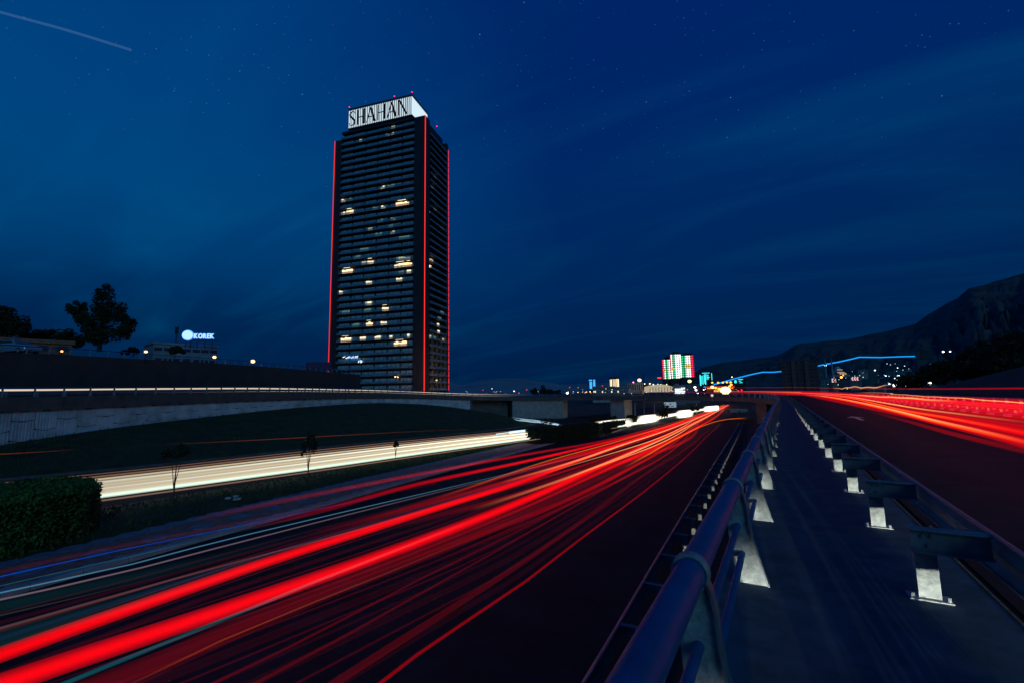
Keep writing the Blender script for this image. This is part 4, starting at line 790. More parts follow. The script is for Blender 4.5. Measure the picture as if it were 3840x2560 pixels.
for i, (x, w_, h) in enumerate([(2003, 16, 22), (2038, 22, 28), (2062, 18, 20), (2092, 14, 16)]): ptree('skyline_tree', ['small dark skyline tree, leftmost behind the bridge', 'tallest dark skyline tree behind the bridge', 'dark skyline tree right of the tallest behind the bridge', 'small dark skyline tree, rightmost behind the bridge'][i], x, 1482, 260, [(0, h*.7, w_*.8, h*.6), (w_*.5, h*.4, w_*.6, h*.4)], .5, 90+i, trunk_r=.2, n=60, k=8)

# street lamp at the foot of the tower, warming its lowest balconies
lp = A+np.array([16.0, -10.0]); tl = thing('street_lamp', 'warm street lamp at the right foot of the tower behind the bridge', 'lamp', (lp[0], lp[1], Z0-2)); tl_h = 6.0
obj('pole', MB().tube([(0, 0, 0), (0, 0, tl_h)], .12, 6), DARKM, tl); obj('lamp_head', MB().bbox((0, 0, tl_h+.1), (.9, .4, .2), .04), WARML, tl)
_pl = bpy.data.lights.new('street_lamp_light', 'POINT'); _pl.energy = 9000; _pl.color = (1.0, .45, .16); _pl.shadow_soft_size = .3
_po = bpy.data.objects.new('street_lamp_light', _pl); COL.objects.link(_po); _po.location = (lp[0], lp[1], Z0-2+tl_h-.4)

# filling station, orange light put into its wall colour and glowing front, and the many small lights of the town
fs = block('filling_station', 'orange-lit canopy building behind the bridge among the orange lamps', 2652, 2752, 1446, 1474, 285, mat('station_wall_lit', (.35, .12, .05), .8, var=.2), depth=8, ext=4, roof=False)
kf = 285/FPX
for i in range(5): obj('canopy_light', MB().box(((-38+19*i)*kf, -.5, 20*kf), (12*kf, .5, 2.2*kf)), emit('canopy_orange', (1.0, .28, .03), 2.2), fs)
obj('lit_fascia', MB().box((0, -.3, 25*kf), (98*kf, .4, 3.5*kf)), emit('fascia_red', (1.0, .05, .02), .7), fs); obj('shop_window', MB().box((8*kf, -.35, 9*kf), (60*kf, .4, 9*kf)), emit('shop_amber', (1.0, .45, .12), 1.1), fs)
rl = np.random.RandomState(5)
TL = [emit('town_warm', (1.0, .62, .28), 3.0), emit('town_cool', (.65, .9, 1.0), 2.6), emit('town_orange', (1.0, .35, .06), 2.6)]
def town_light(x, y, D, px_, mt, label, group):
    p = at(x, y, D); th = thing('town_light', label, 'lamp', (p[0], p[1], p[2]-4), group=group); r_ = px_*D/FPX
    obj('pole', MB().tube([(0, 0, 0), (0, 0, 4)], .08, 5), DARKM, th); obj('lamp_head', MB().ball((0, 0, 4), r_, 8, 5), mt, th)
for i in range(46): town_light(2130+rl.rand()*640, 1474-rl.rand()**2*24, 280+rl.rand()*150, .6+.7*rl.rand(), TL[i % 3], 'tiny distant street light scattered along the skyline above the bridge', 'tiny skyline lights')
for i in range(44):
    x = 3075+rl.rand()*440; town_light(x, 1456-rl.rand()**1.4*95*(.35+.65*min(1, (x-3075)/220)), 420+rl.rand()*250, .55+.6*rl.rand(), TL[1 if i % 4 else 0], 'tiny distant light scattered among the hillside houses', 'tiny hillside lights')
for i in range(14): town_light(1700+rl.rand()*420, 1474-rl.rand()**2*10, 420+rl.rand()*200, .5+.4*rl.rand(), TL[i % 2], 'tiny distant light on the dark skyline right of the tower', 'tiny far lights')

# ------------------------------------------------------------------ hedges, saplings, grass
def hedge(label, poly, z0f, h, seed, n, size=.07, mt=None):
    r = np.random.RandomState(seed); c = np.mean(np.array(poly), axis=0); th = thing('hedge', label, 'hedge', (c[0], c[1], z0f(c[1])))
    P = np.array(poly)-c; core = MB(); k = len(P); v = [(p[0]*.95, p[1]*.95, z0f(c[1]+p[1])-z0f(c[1])) for p in P]+[(p[0]*.95, p[1]*.95, h-.06+z0f(c[1]+p[1])-z0f(c[1])) for p in P]
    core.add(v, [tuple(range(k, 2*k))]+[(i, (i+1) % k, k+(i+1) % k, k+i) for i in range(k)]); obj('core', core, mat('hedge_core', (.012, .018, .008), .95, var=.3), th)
    seg = np.linalg.norm(np.roll(P, -1, 0)-P, axis=1); per = seg.sum(); x_ = P[:, 0]; y_ = P[:, 1]; area = .5*abs(np.dot(x_, np.roll(y_, 1))-np.dot(y_, np.roll(x_, 1)))
    nt_ = int(n*area/(area+per*h)); V_, F_ = [], []
    def leaf(p):
        a = r.randn(3); a /= np.linalg.norm(a); b = np.cross(a, r.randn(3)); b /= np.linalg.norm(b)+1e-9; s_ = size*(.5+r.rand()); i = len(V_)
        V_.extend([p-a*s_, p+b*s_*.5, p+a*s_, p-b*s_*.5]); F_.append((i, i+1, i+2, i+3))
    lo_, hi_ = P.min(0), P.max(0); cnt = 0
    lump = lambda x, y, z: .03*math.sin(x*2.3+seed)+.03*math.sin(y*3.1+z*2.7)+.025*math.sin(x*5.1-y*4.3+z*3)
    def inside(q):
        f_ = False; j = k-1
        for i in range(k):
            if (P[i, 1] > q[1]) != (P[j, 1] > q[1]) and q[0] < (P[j, 0]-P[i, 0])*(q[1]-P[i, 1])/(P[j, 1]-P[i, 1])+P[i, 0]: f_ = not f_
            j = i
        return f_
    while cnt < nt_:
        q = lo_+r.rand(2)*(hi_-lo_)
        if inside(q): leaf(np.array([q[0], q[1], h+z0f(c[1]+q[1])-z0f(c[1])+lump(q[0], q[1], 0)+.05*r.randn()])); cnt += 1
    for _ in range(n-nt_):
        t = r.rand()*per; i = 0
        while t > seg[i]: t -= seg[i]; i += 1
        p = P[i]+(P[(i+1) % k]-P[i])*t/seg[i]; z = r.rand()*h; o_ = 1+(lump(p[0], p[1], z)+.05*r.randn())/max(1.5, np.linalg.norm(p)); leaf(np.array([p[0]*o_, p[1]*o_, z+z0f(c[1]+p[1])-z0f(c[1])]))
    m = MB(); m.v = [tuple(map(float, q)) for q in V_]; m.f = F_; tag(obj('foliage', m, mt or LEAF, th), kind='stuff'); return th
hedge('large clipped green hedge at the left edge between the carriageways', [(-18.6, -5), (-18.75, 4.9), (-19.3, 6.0), (-20.6, 6.7), (-22.2, 7.0), (-23.3, 6.6), (-23.6, 4), (-23.6, -5)], lambda y: gz(y)+.14, 1.5, 5, 52000, .05)
def h3_():
    q = [low(x, y, .15)[:2] for x, y in ((2262, 1628), (2330, 1606), (2390, 1590))]; return q+[p+np.array([-1.5, 1.5]) for p in q[::-1]]
h2 = [low(x, y, .15)[:2] for x, y in ((2004, 1664), (2060, 1660), (2150, 1650), (2250, 1632))]; h2 += [p+np.array([-1.6, 1.2]) for p in h2[::-1]]
hedge('narrow dark hedge right of the low one, below the white glare', h3_(), lambda y: gz(y)+.14, 1.2, 10, 4000, .1, LEAFD)
hedge('low dark hedge on the reservation in front of the white trails', h2, lambda y: gz(y)+.14, 1.5, 9, 7000, .1, LEAFD)
def sapling(label, disp, h, seed, cw=.55, ch=.35):
    b = dl(*disp, .2); th = tree('sapling', label, (b[0], b[1], b[2]-.05), h, [(-cw*.5, 0, h-ch, cw*.6, cw*.6, ch*.7), (cw*.6, .1, h-ch*.8, cw*.5, cw*.5, ch*.6), (0, .1, h-ch*.5, cw*.6, cw*.6, ch*.6)], .075, seed, mt=LEAFD, trunk_r=.035, n=26, k=7); return th
sapling('slender sapling with a flat spreading crown, nearest the hedge', (396, 1160), 2.45, 201, .85, .36)
sapling('slender sapling with a drooping narrow crown against the white trails', (706, 1110), 2.6, 202, .42, .75)
sapling('thin bare young sapling, third along the reservation', (908, 1062), 1.5, 203, .16, .25)
sapling('small dark sapling beside the low hedge near the slip road', (1258, 1000), 2.2, 204, .9, .6)
for lb, x, y, D, w_, h, sd_ in [('rounded dark bush right of the middle pier foot', 2232, 1582, 76, 26, 14, 211), ('small round bush in front of the lit pier', 2302, 1570, 78, 10, 9, 212), ('dark bush between the bright headlight glows under the bridge, left', 2368, 1574, 80, 22, 16, 213), ('dark leafy tree under the bridge breaking the white glow', 2492, 1566, 84, 26, 34, 214), ('dark bush under the bridge right of the white board', 2606, 1540, 96, 18, 14, 215)]:
    ptree('bush', lb, x, y, D, [(-w_*.4, h*.6, w_*.6, h*.7), (w_*.4, h*.7, w_*.6, h*.7)], .14, sd_, cat='bush', trunk_r=.08, n=70, k=9)
r = np.random.RandomState(77)
def tufts(name, V_, NVv, nblades, hmin, hmax, label, sel=None):
    m = MB(); V_ = V_.reshape(-1, NVv, 3); nu = V_.shape[0]; vv, ff = [], []
    for _ in range(nblades):
        i = r.randint(0, nu-1); j = r.randint(0, NVv-1); a, b = r.rand(2); p = (V_[i, j]*(1-a)+V_[i+1, j]*a)*(1-b)+(V_[i, j+1]*(1-a)+V_[i+1, j+1]*a)*b
        if sel and not sel(p): continue
        h = hmin+(hmax-hmin)*r.rand(); w_ = .02+.02*r.rand(); t = r.rand()*6.28; q = r.randn(2)*h*.4; k = len(vv)
        vv += [(p[0]-w_*math.cos(t), p[1]-w_*math.sin(t), p[2]-.02), (p[0]+w_*math.cos(t), p[1]+w_*math.sin(t), p[2]-.02), (p[0]+q[0], p[1]+q[1], p[2]+h)]; ff.append((k, k+1, k+2))
    m.v = [tuple(map(float, q)) for q in vv]; m.f = ff; tag(obj(name, m, mat('grass_blade', (.045, .07, .02), .8, var=.5, scale=1.0)), label, 'grass', kind='stuff')
tufts('bank_grass', BANKV, NV, 16000, .08, .28, 'rough dark grass covering the bank below the ribbed wall')
tufts('median_grass_blades', MEDV, 9, 15000, .05, .2, 'rough dark grass on the reservation between the carriageways', lambda p: p[1] < 50)

# ------------------------------------------------------------------ under and beside the bridge
wb = thing('sign_board', 'white-blue billboard with a dark bird-like mark under the bridge', 'billboard', tuple(at(2513, 1516, 130)), YAW); kb_ = 130/FPX
obj('panel', MB().box((0, 0, 0), (45*kb_, .2, 20*kb_)), emit('board_light', (.25, .50, .62), .35, (.5, .5, .5)), wb)
INK = mat('board_ink', (.02, .05, .09), .8, var=.1)
for poly in ([(-3, 2), (0, 7), (1, 3), (5, 4), (2, 0), (0, -1)],): obj('mark', MB().prism([(a*kb_, b*kb_) for a, b in poly], 'y', -.14, -.11), INK, wb)
for x0, x1 in ((-19, -8), (-6, -1), (2, 14)): obj('text_bar', MB().box(((x0+x1)/2*kb_, -.12, -5.5*kb_), ((x1-x0)*kb_, .04, 3*kb_)), INK, wb)
for sx_ in (-.35, .35): obj('post', MB().tube([(sx_*45*kb_, .15, -5), (sx_*45*kb_, .15, 0)], .12, 6), DARKM, wb)
for x, y0, y1, D, lb in [(2414, 1404, 1614, 92, 'tall thin dark pole rising past the bridge deck'), (2367, 1508, 1570, 100, 'thin grey pole under the bridge, left of two'), (2381, 1508, 1572, 100, 'thin grey pole under the bridge, right of two'), (2454, 1508, 1555, 98, 'pale leaning pole under the bridge beside the headlight glow'), (2612, 1508, 1534, 120, 'short pale pole under the bridge near the far headlights')]:
    a, b = at(x, y1, D), at(x, y0, D); t_ = thing('pole', lb, 'pole', tuple(a)); obj('shaft', MB().tube([(0, 0, -1), tuple(b-a)], .10, 6), GALVD if D > 95 else DARKM, t_); obj('cap', MB().tube([tuple(b-a), tuple(b-a+np.array([0, 0, .12]))], .14, 6), DARKM, t_)
for i, (x, y) in enumerate([(2754, 1547), (2790, 1546)]):
    p = low(x, y); t_ = thing('road_barrier', ['pale striped barrier rail under the bridge, left', 'pale striped barrier rail under the bridge, right beside the pier'][i], 'barrier', tuple(p), YAW)
    for zz in (.35, .75, 1.1): obj('rail', MB().box((0, 0, zz), (2.6, .12, .2)), KERBW, t_)
    for xx_ in (-1.1, 1.1): obj('leg', MB().box((xx_, 0, .55), (.1, .14, 1.1)), KERBB, t_)
nb_ = thing('notice_plate', 'small pale plate on two legs in front of the left ramp wall', 'sign', tuple(at(1709, 1534, 100)), YAW); obj('plate', MB().box((0, 0, .9), (.55, .05, .7)), KERBW, nb_)
for sx_ in (-.2, .2): obj('leg', MB().tube([(sx_, .04, -.4), (sx_, .04, .6)], .03, 5), GALVD, nb_)
dv = thing('debris', 'few pale scraps lying in the grass between the two near saplings', 'litter', tuple(dl(545, 1143, .25)))
for i in range(4): obj('scrap', MB().bbox((random.uniform(-.5, .5), random.uniform(-.3, .3), .04), (.22, .16, .07), .02, random.random()), KERBW, dv)

# ------------------------------------------------------------------ cars
def car(label, loc, rz, paint, lights=False):
    th = thing('car', label, 'car', loc, rz)
    prof_ = [(-2.1, .32), (-2.15, .62), (-2.05, .90), (-1.5, .98), (-.95, 1.38), (.25, 1.42), (.95, 1.02), (1.75, .90), (2.1, .74), (2.15, .40), (2.05, .26), (-2.0, .24)]
    body_ = MB(); v = []
    for yv, sh in ((-.86, .0), (-.80, 0), (.80, 0), (.86, 0)):
        for x, z in prof_:
            tz = .16 if z > 1.05 else 0; e = .96 if abs(yv) > .83 else 1.0
            v.append((x*e, yv-math.copysign(tz, yv), .55+(z-.55)*(.97 if abs(yv) > .83 else 1)))
    k = len(prof_); body_.add(v, [(j*k+i, j*k+(i+1) % k, (j+1)*k+(i+1) % k, (j+1)*k+i) for j in range(3) for i in range(k)]+[tuple(range(k)), tuple(3*k+i for i in range(k-1, -1, -1))])
    obj('body', body_, paint, th)
    for s_ in (-1, 1): obj('side_window', MB().prism([(-1.25, 1.0), (-.88, 1.31), (.22, 1.35), (.72, 1.03)], 'y', s_*.795-.02, s_*.795+.02), GLASSD, th)
    obj('windscreen', MB().add([(.30, -.62, 1.405), (.30, .62, 1.405), (.98, .74, 1.035), (.98, -.74, 1.035)], [(0, 1, 2, 3)]), GLASSD, th, (.02, 0, .012))
    for x in (-1.32, 1.35):
        for s_ in (-1, 1):
            wv = obj('wheel', MB().tube([(x, s_*.68, .31), (x, s_*.88, .31)], .31, 16), mat('tyre', (.015, .015, .015), .9, var=.2), th); obj('rim', MB().tube([(x, s_*.87, .31), (x, s_*.892, .31)], .19, 12), GALV, wv)
    for s_ in (-1, 1):
        hl_ = obj('headlight', MB().bbox((2.08, s_*.58, .62), (.12, .36, .16), .02), emit('headlamp_lens', (1.0, .97, .88), 6.0) if lights else GALV, th)
        obj('tail_light', MB().box((-2.1, s_*.62, .72), (.08, .3, .16)), mat('tail_lens', (.3, .01, .01), .3, var=.1), th)
    return th
SILV = mat('silver_paint', (.42, .46, .50), .3, .5, var=.1)
car('silver saloon parked behind the terrace railing at the left edge', tuple(at(62, 1327, 50)), YAW-.12, SILV)
# the car coming up behind the viewer, whose dipped headlamps light the feet of the guardrail posts
car('grey saloon with dipped headlamps coming up behind the viewer', (4.6, -46, -.10), math.pi/2, mat('grey_paint', (.2, .2, .21), .3, .5, var=.1), True)
car('dark saloon with dipped headlamps coming up behind the viewer on the sunken road', (-7.0, -46, gz(-46)), math.pi/2-.03, mat('blue_paint', (.03, .05, .09), .3, .5, var=.1), True)
def headlamp(x, y, z, energy, az, pitch, cone):
    ld = bpy.data.lights.new('headlamp', 'SPOT'); ld.energy = energy; ld.color = (.92, 1.0, .90); ld.spot_size = RAD(cone); ld.spot_blend = .04; ld.shadow_soft_size = .05
    lo_ = bpy.data.objects.new('headlamp', ld); COL.objects.link(lo_); lo_.location = (x, y, z)
    dv_ = Vector((math.sin(RAD(az))*math.cos(RAD(pitch)), math.cos(RAD(az))*math.cos(RAD(pitch)), math.sin(RAD(pitch)))); lo_.rotation_euler = (-dv_).to_track_quat('Z', 'Y').to_euler()
for sx_ in (-.58, .58):
    headlamp(4.6+sx_, -43.7, .50, 72000, -3.0, -22.05, 44)          # level cut-off
    headlamp(4.6+sx_, -43.7, .52, 26000, 6.5, -2.6, 8.5)            # the kick-up to the kerb side of a dipped beam
    headlamp(-7.0+sx_, -43.7, gz(-43.7)+.55, 30000, 3.5, -22.9, 44)
# ------------------------------------------------------------------ light trails of the traffic: tubes of light at lamp height above each lane
def glowmat(name, col, strength, streak=.55, soft=1.25, seed=0.0, fine=5.0):
    if name in MATS: return MATS[name]
    m = bpy.data.materials.new(name); m.use_nodes = True; t = m.node_tree; t.nodes.clear()
    a1 = N('ShaderNodeAttribute', t, attribute_name='across'); a2 = N('ShaderNodeAttribute', t, attribute_name='along'); a3 = N('ShaderNodeAttribute', t, attribute_name='fade')
    e2 = mth('POWER', mth('MULTIPLY', a1.outputs['Fac'], soft, t), 2.0, t); pf = mth('POWER', 2.718, mth('MULTIPLY', e2, -1.0, t), t)
    cm = N('ShaderNodeCombineXYZ', t); LK(mth('MULTIPLY', a1.outputs['Fac'], fine, t), cm.inputs[0], t); LK(mth('MULTIPLY', a2.outputs['Fac'], .012, t), cm.inputs[1], t); cm.inputs[2].default_value = seed
    nz_ = N('ShaderNodeTexNoise', t); nz_.inputs['Scale'].default_value = 1.0; nz_.inputs['Detail'].default_value = 3; LK(cm.outputs[0], nz_.inputs['Vector'], t)
    sm = N('ShaderNodeMapRange', t); LK(nz_.outputs[0], sm.inputs[0], t); sm.inputs[1].default_value = .35; sm.inputs[2].default_value = .65; sm.inputs[3].default_value = 1-streak; sm.inputs[4].default_value = 1.0
    st_ = mth('MULTIPLY', mth('MULTIPLY', mth('MULTIPLY', pf, sm.outputs[0], t), a3.outputs['Fac'], t), strength, t)
    em = N('ShaderNodeEmission', t); em.inputs[0].default_value = (*col, 1); LK(st_, em.inputs[1], t)
    tr = N('ShaderNodeBsdfTransparent', t); ad = N('ShaderNodeAddShader', t); LK(tr.outputs[0], ad.inputs[0], t); LK(em.outputs[0], ad.inputs[1], t); ou = N('ShaderNodeOutputMaterial', t); LK(ad.outputs[0], ou.inputs[0], t)
    MATS[name] = m; return m
def trail(label, pts, hw, hh, mt, name='light_trail', step=1.5, fade=(0, 0), n=12, wob=0.0, group=None, fmin=0.0):
    P = crom(pts, step); m = MB(); v = []; ac = []; al = []; fd = []; k = len(P); L_ = np.r_[0, np.cumsum(np.linalg.norm(np.diff(P, axis=0), axis=1))]
    for i, p in enumerate(P):
        t = P[min(i+1, k-1)]-P[max(i-1, 0)]; t /= np.linalg.norm(t); a = np.cross(t, (0, 0, 1)); a /= np.linalg.norm(a); up = np.cross(a, t); dz = wob*math.sin(L_[i]*.31+hw*40)*.6+wob*.4*math.sin(L_[i]*.83)
        fa = 1.0
        if fade[0]: fa *= fmin+(1-fmin)*min(1, (L_[i]+.01)/fade[0])
        if fade[1]: fa *= min(1, (L_[-1]-L_[i]+.01)/fade[1])
        for q in range(n):
            w_ = 2*math.pi*q/n; v.append(p+a*hw*math.cos(w_)+up*(hh*math.sin(w_))+np.array([0, 0, dz])); ac.append(math.sin(w_)); al.append(L_[i]); fd.append(fa)
    m.add(v, [(i*n+q, i*n+(q+1) % n, (i+1)*n+(q+1) % n, (i+1)*n+q) for i in range(k-1) for q in range(n)]+[tuple(range(n-1, -1, -1)), tuple((k-1)*n+q for q in range(n))])
    me = m.mesh(name, True)
    for nm, dat in (('across', ac), ('along', al), ('fade', fd)): at_ = me.attributes.new(nm, 'FLOAT', 'POINT'); at_.data.foreach_set('value', dat)
    return tag(obj(name, me, mt), label, 'light trail', group or 'vehicle light trails')
def dls(L_, h): return [dl(x, y, h) for x, y in L_]
G = glowmat
RED = G('glow_red', (1, .0, .0), .60, .3, 1.35, 1, 9.0); REDM = G('glow_red_mid', (1, .002, .0), .26, .6, 1.4, 2); REDD = G('glow_red_dim', (1, .01, .01), .065, .7, 1.4, 3); REDF = G('glow_red_faint', (1, .02, .03), .018, .7, 1.4, 4)
REDT = G('glow_red_thin', (1, .0, .0), .14, .2, .9, 5); ORA = G('glow_orange', (1, .17, .0), .55, .4, 1.0, 6); PALE = G('glow_pale', (1, .46, .15), .6, .3, .9, 7); ORD = G('glow_orange_dim', (1, .16, .02), .13, .3, 1, 8)
TEAL = G('glow_teal', (.03, .45, .60), .15, .6, 1.1, 9); TEALD = G('glow_teal_dim', (.10, .55, .55), .035, .7, 1.1, 10); BLU = G('glow_blue', (.0, .10, 1.0), .28, .2, 1, 11); SKYB = G('glow_sky', (.20, .65, 1.0), .15, .3, 1, 12); PINK = G('glow_pink', (.9, .6, .75), .12, .3, 1, 13)
WHI = G('glow_white', (1.0, .86, .58), .42, .8, 1.2, 14, 9.0); WHD = G('glow_white_dim', (1.0, .55, .36), .16, .8, 1.1, 15, 9.0); ICE = G('glow_ice', (.55, .85, 1.0), .8, .5, 1.1, 16); CRM = G('glow_cream', (1.0, .90, .70), .38, .3, .9, 17)
# sunken road, tail lights
trail('broadest saturated red trail in the middle of the sunken road', dls([(-200, 1640), (51, 1554), (254, 1486), (457, 1419), (660, 1350), (864, 1279), (1016, 1223), (1195, 1152), (1350, 1083), (1500, 1013), (1600, 967), (1655, 938), (1686, 924)], .8), .04, .145, RED)
trail('second broad red trail, above the broadest one', dls([(-200, 1574), (0, 1503), (203, 1431), (406, 1360), (610, 1290), (813, 1226), (1016, 1162), (1195, 1106), (1330, 1056), (1480, 1000), (1600, 957), (1660, 930), (1690, 920)], .8), .04, .115, RED)
trail('dim wide red smear just below the broadest red trail', dls([(-60, 1690), (254, 1570), (508, 1458), (762, 1352), (1016, 1256), (1195, 1181), (1350, 1109), (1500, 1036), (1640, 955), (1690, 925)], .75), .12, .16, REDD)
trail('thinner red streak below the broadest red trail, far half', dls([(700, 1362), (864, 1300), (1016, 1240), (1195, 1168), (1350, 1098), (1500, 1026), (1640, 950)], .8), .05, .06, REDM, fade=(10, 0))
trail('thin teal streak along the lower edge of the broadest red trail', dls([(-60, 1652), (122, 1582), (305, 1505), (508, 1424), (711, 1340), (914, 1261), (1100, 1188)], .7), .025, .032, TEAL, fade=(0, 14))
trail('thin dull orange streak low across the empty lane', dls([(200, 1618), (310, 1566), (508, 1470), (711, 1386), (864, 1325), (1100, 1228)], .7), .012, .014, ORD, fade=(2, 8))
trail('sharp thin red trail nearest the lower guardrail', dls([(760, 1655), (871, 1566), (1016, 1462), (1195, 1343), (1300, 1262), (1470, 1135), (1560, 1062), (1620, 1005), (1655, 972)], .8), .022, .022, REDT)
trail('soft red smear left of the thin red trail', dls([(680, 1625), (782, 1558), (965, 1442), (1195, 1294), (1330, 1200), (1470, 1096), (1560, 1040), (1630, 985)], .8), .06, .05, REDD)
trail('faint thin red streak pair, lower line, in the near lane', dls([(560, 1582), (665, 1528), (930, 1382), (1195, 1233), (1330, 1155), (1470, 1073), (1600, 985)], .8), .022, .022, REDD)
trail('faint thin red streak pair, upper line, in the near lane', dls([(380, 1620), (493, 1566), (711, 1462), (914, 1355), (1195, 1216), (1330, 1145), (1470, 1062), (1600, 978)], .8), .02, .02, REDD)
trail('thin top red trail along the reservation hedge', dls([(432, 1195), (660, 1147), (864, 1107), (1195, 1045), (1354, 1018), (1494, 984), (1600, 952), (1670, 925)], 1.0), .05, .09, REDM, fade=(14, 0))
trail('red trail second from the reservation', dls([(560, 1212), (711, 1178), (914, 1122), (1195, 1061), (1330, 1030), (1470, 995), (1600, 957), (1675, 926)], .9), .06, .09, RED, fade=(20, 0))
trail('red trail third from the reservation', dls([(700, 1228), (965, 1160), (1195, 1096), (1330, 1056), (1470, 1012), (1600, 963), (1680, 925)], .9), .06, .09, REDM, fade=(12, 0))
trail('pale sky-blue line along the kerb of the reservation', dls([(-120, 1386), (0, 1360), (305, 1294), (457, 1254), (711, 1193), (965, 1134), (1195, 1080), (1400, 1029)], .25), .015, .018, SKYB, fade=(0, 25))
trail('pinkish white line just outside the kerb', dls([(-120, 1402), (0, 1376), (254, 1320), (457, 1268), (711, 1203), (1003, 1130), (1300, 1060)], .3), .018, .022, PINK, fade=(0, 30))
trail('wide dull teal smear beside the kerb', dls([(-120, 1420), (0, 1391), (203, 1348), (457, 1289), (711, 1222)], .4), .06, .13, TEALD, fade=(0, 14))
trail('wide dull teal smear above the second red trail', dls([(-120, 1494), (0, 1460), (254, 1391), (457, 1330), (711, 1258)], .5), .07, .17, TEALD, fade=(0, 14))
trail('narrow dull teal streak just above the second red trail', dls([(-120, 1520), (0, 1482), (254, 1404), (457, 1340)], .5), .03, .07, TEALD, fade=(0, 8))
trail('dull olive line under the upper teal smear', dls([(-120, 1440), (0, 1411), (203, 1365), (406, 1314)], .4), .012, .014, G('glow_olive', (.8, .6, .35), .05, .2, 1, 22), fade=(0, 6))
trail('deep blue line over the red pavers', dls([(-120, 1350), (0, 1323), (273, 1263), (527, 1212), (784, 1157), (900, 1133)], .3), .012, .015, BLU, fade=(0, 14))
trail('faint teal line over the pavers below the blue one', dls([(-120, 1372), (0, 1344), (273, 1283), (527, 1224), (784, 1166)], .3), .008, .010, TEAL, fade=(0, 10))
trail('dull red smear over the pavers', dls([(-120, 1340), (0, 1312), (273, 1254), (527, 1205), (784, 1152), (1000, 1110)], .5), .05, .06, REDF)
trail('dull pink streak between the teal smears', dls([(-120, 1476), (0, 1442), (305, 1355), (508, 1299), (800, 1222), (1100, 1132)], .6), .02, .025, G('glow_dullpink', (.8, .32, .30), .06, .2, 1, 23), fade=(0, 12))
trail('faint dark red streak between the two broad red trails', dls([(-120, 1592), (100, 1512), (400, 1398), (700, 1296), (1016, 1192), (1195, 1128)], .8), .04, .05, REDF)
trail('orange trail close above the second broad red trail, far half', dls([(1000, 1145), (1249, 1060), (1385, 1022), (1494, 990), (1600, 952), (1675, 922)], .95), .05, .035, ORA, fade=(18, 0))
trail('salmon core inside the second broad red trail, far half', dls([(1150, 1108), (1302, 1064), (1426, 1022), (1494, 1000), (1600, 960), (1665, 930)], .85), .06, .05, PALE, fade=(16, 0))
trail('pale bright core inside the broadest red trail, far half', dls([(1080, 1172), (1250, 1115), (1364, 1073), (1494, 1020), (1600, 968), (1660, 936), (1688, 921)], .85), .06, .05, PALE, fade=(20, 0))
trail('orange trail turning right under the bridge toward the slip road', dls([(1430, 1075), (1560, 1003), (1620, 975), (1650, 966), (1680, 961), (1714, 959)], .7), .05, .05, ORA, fade=(10, 2))
for i, (a_, lb) in enumerate([((1480, 1003), 'upper red trail of the far bundle under the bridge'), ((1500, 1040), 'lower red trail of the far bundle under the bridge'), ((1450, 1052), 'middle red trail of the far bundle under the bridge')]):
    trail(lb, dls([(1180+20*i, 1085+i*32), a_, (1600+i*8, 955+i*9), (1660+i*3, 930+i*3), (1692, 918)], .8), .10, .12, RED if i != 1 else REDM, fade=(18, 0))
for i, (dy, src_, lb) in enumerate([(-26, 'A', 'hairline red streak close above the broadest trail'), (-36, 'A', 'fainter hairline red streak farther above the broadest trail'), (38, 'A', 'hairline red streak below the teal streak'), (56, 'A', 'lowest hairline red streak below the teal streak'), (-24, 'B', 'hairline red streak close above the second broad trail'), (24, 'B', 'hairline red streak close below the second broad trail')]):
    P_ = [(51, 1554), (254, 1486), (457, 1419), (660, 1350), (864, 1279), (1016, 1223), (1195, 1152), (1350, 1083)] if src_ == 'A' else [(0, 1503), (203, 1431), (406, 1360), (610, 1290), (813, 1226), (1016, 1162), (1195, 1106), (1330, 1056)]
    trail(lb, dls([(x, y+dy*(1-.62*x/1400)) for x, y in P_], .8), .012, .014, REDD, fade=(4, 10))
CA = [(51, 1554), (254, 1486), (457, 1419), (660, 1350), (864, 1279), (1016, 1223), (1195, 1152), (1350, 1083), (1500, 1013), (1600, 967)]
CS = [(871, 1566), (930, 1524), (1000, 1474), (1060, 1432), (1130, 1386), (1195, 1343), (1300, 1262), (1400, 1187), (1540, 1078), (1610, 1014)]
CB = [(0, 1503), (203, 1431), (406, 1360), (610, 1290), (813, 1226), (1016, 1162), (1195, 1106), (1330, 1056), (1480, 1000), (1600, 957)]
CK = [(0, 1380), (230, 1327), (450, 1272), (690, 1212), (930, 1150), (1080, 1112), (1230, 1076), (1350, 1046), (1480, 1012), (1600, 962)]
ORDN = ['first', 'second', 'third', 'fourth', 'fifth', 'sixth', 'seventh', 'eighth', 'ninth', 'tenth']
REDH = G('glow_red_hair', (1, .01, .02), .035, .7, 1.2, 53, 7.0); REDG = G('glow_red_ghost', (1, .03, .05), .014, .8, 1.2, 51, 7.0)
for i, f in enumerate((.12, .22, .30, .39, .47, .56, .66, .78, .90)):
    P_ = [(a[0]*(1-f)+b[0]*f, a[1]*(1-f)+b[1]*f) for a, b in zip(CA, CS)]; P_ = [(2*P_[0][0]-P_[1][0], 2*P_[0][1]-P_[1][1])]+P_
    trail('ghostly red streak over the near lanes, %s from the broadest trail' % ORDN[i], dls(P_, .65+.05*(i % 4)), (.015, .05, .02, .10, .018, .03, .08, .02, .06)[i], (.012, .03, .015, .05, .014, .02, .04, .014, .03)[i], REDH if i in (2, 4, 7) else REDG)
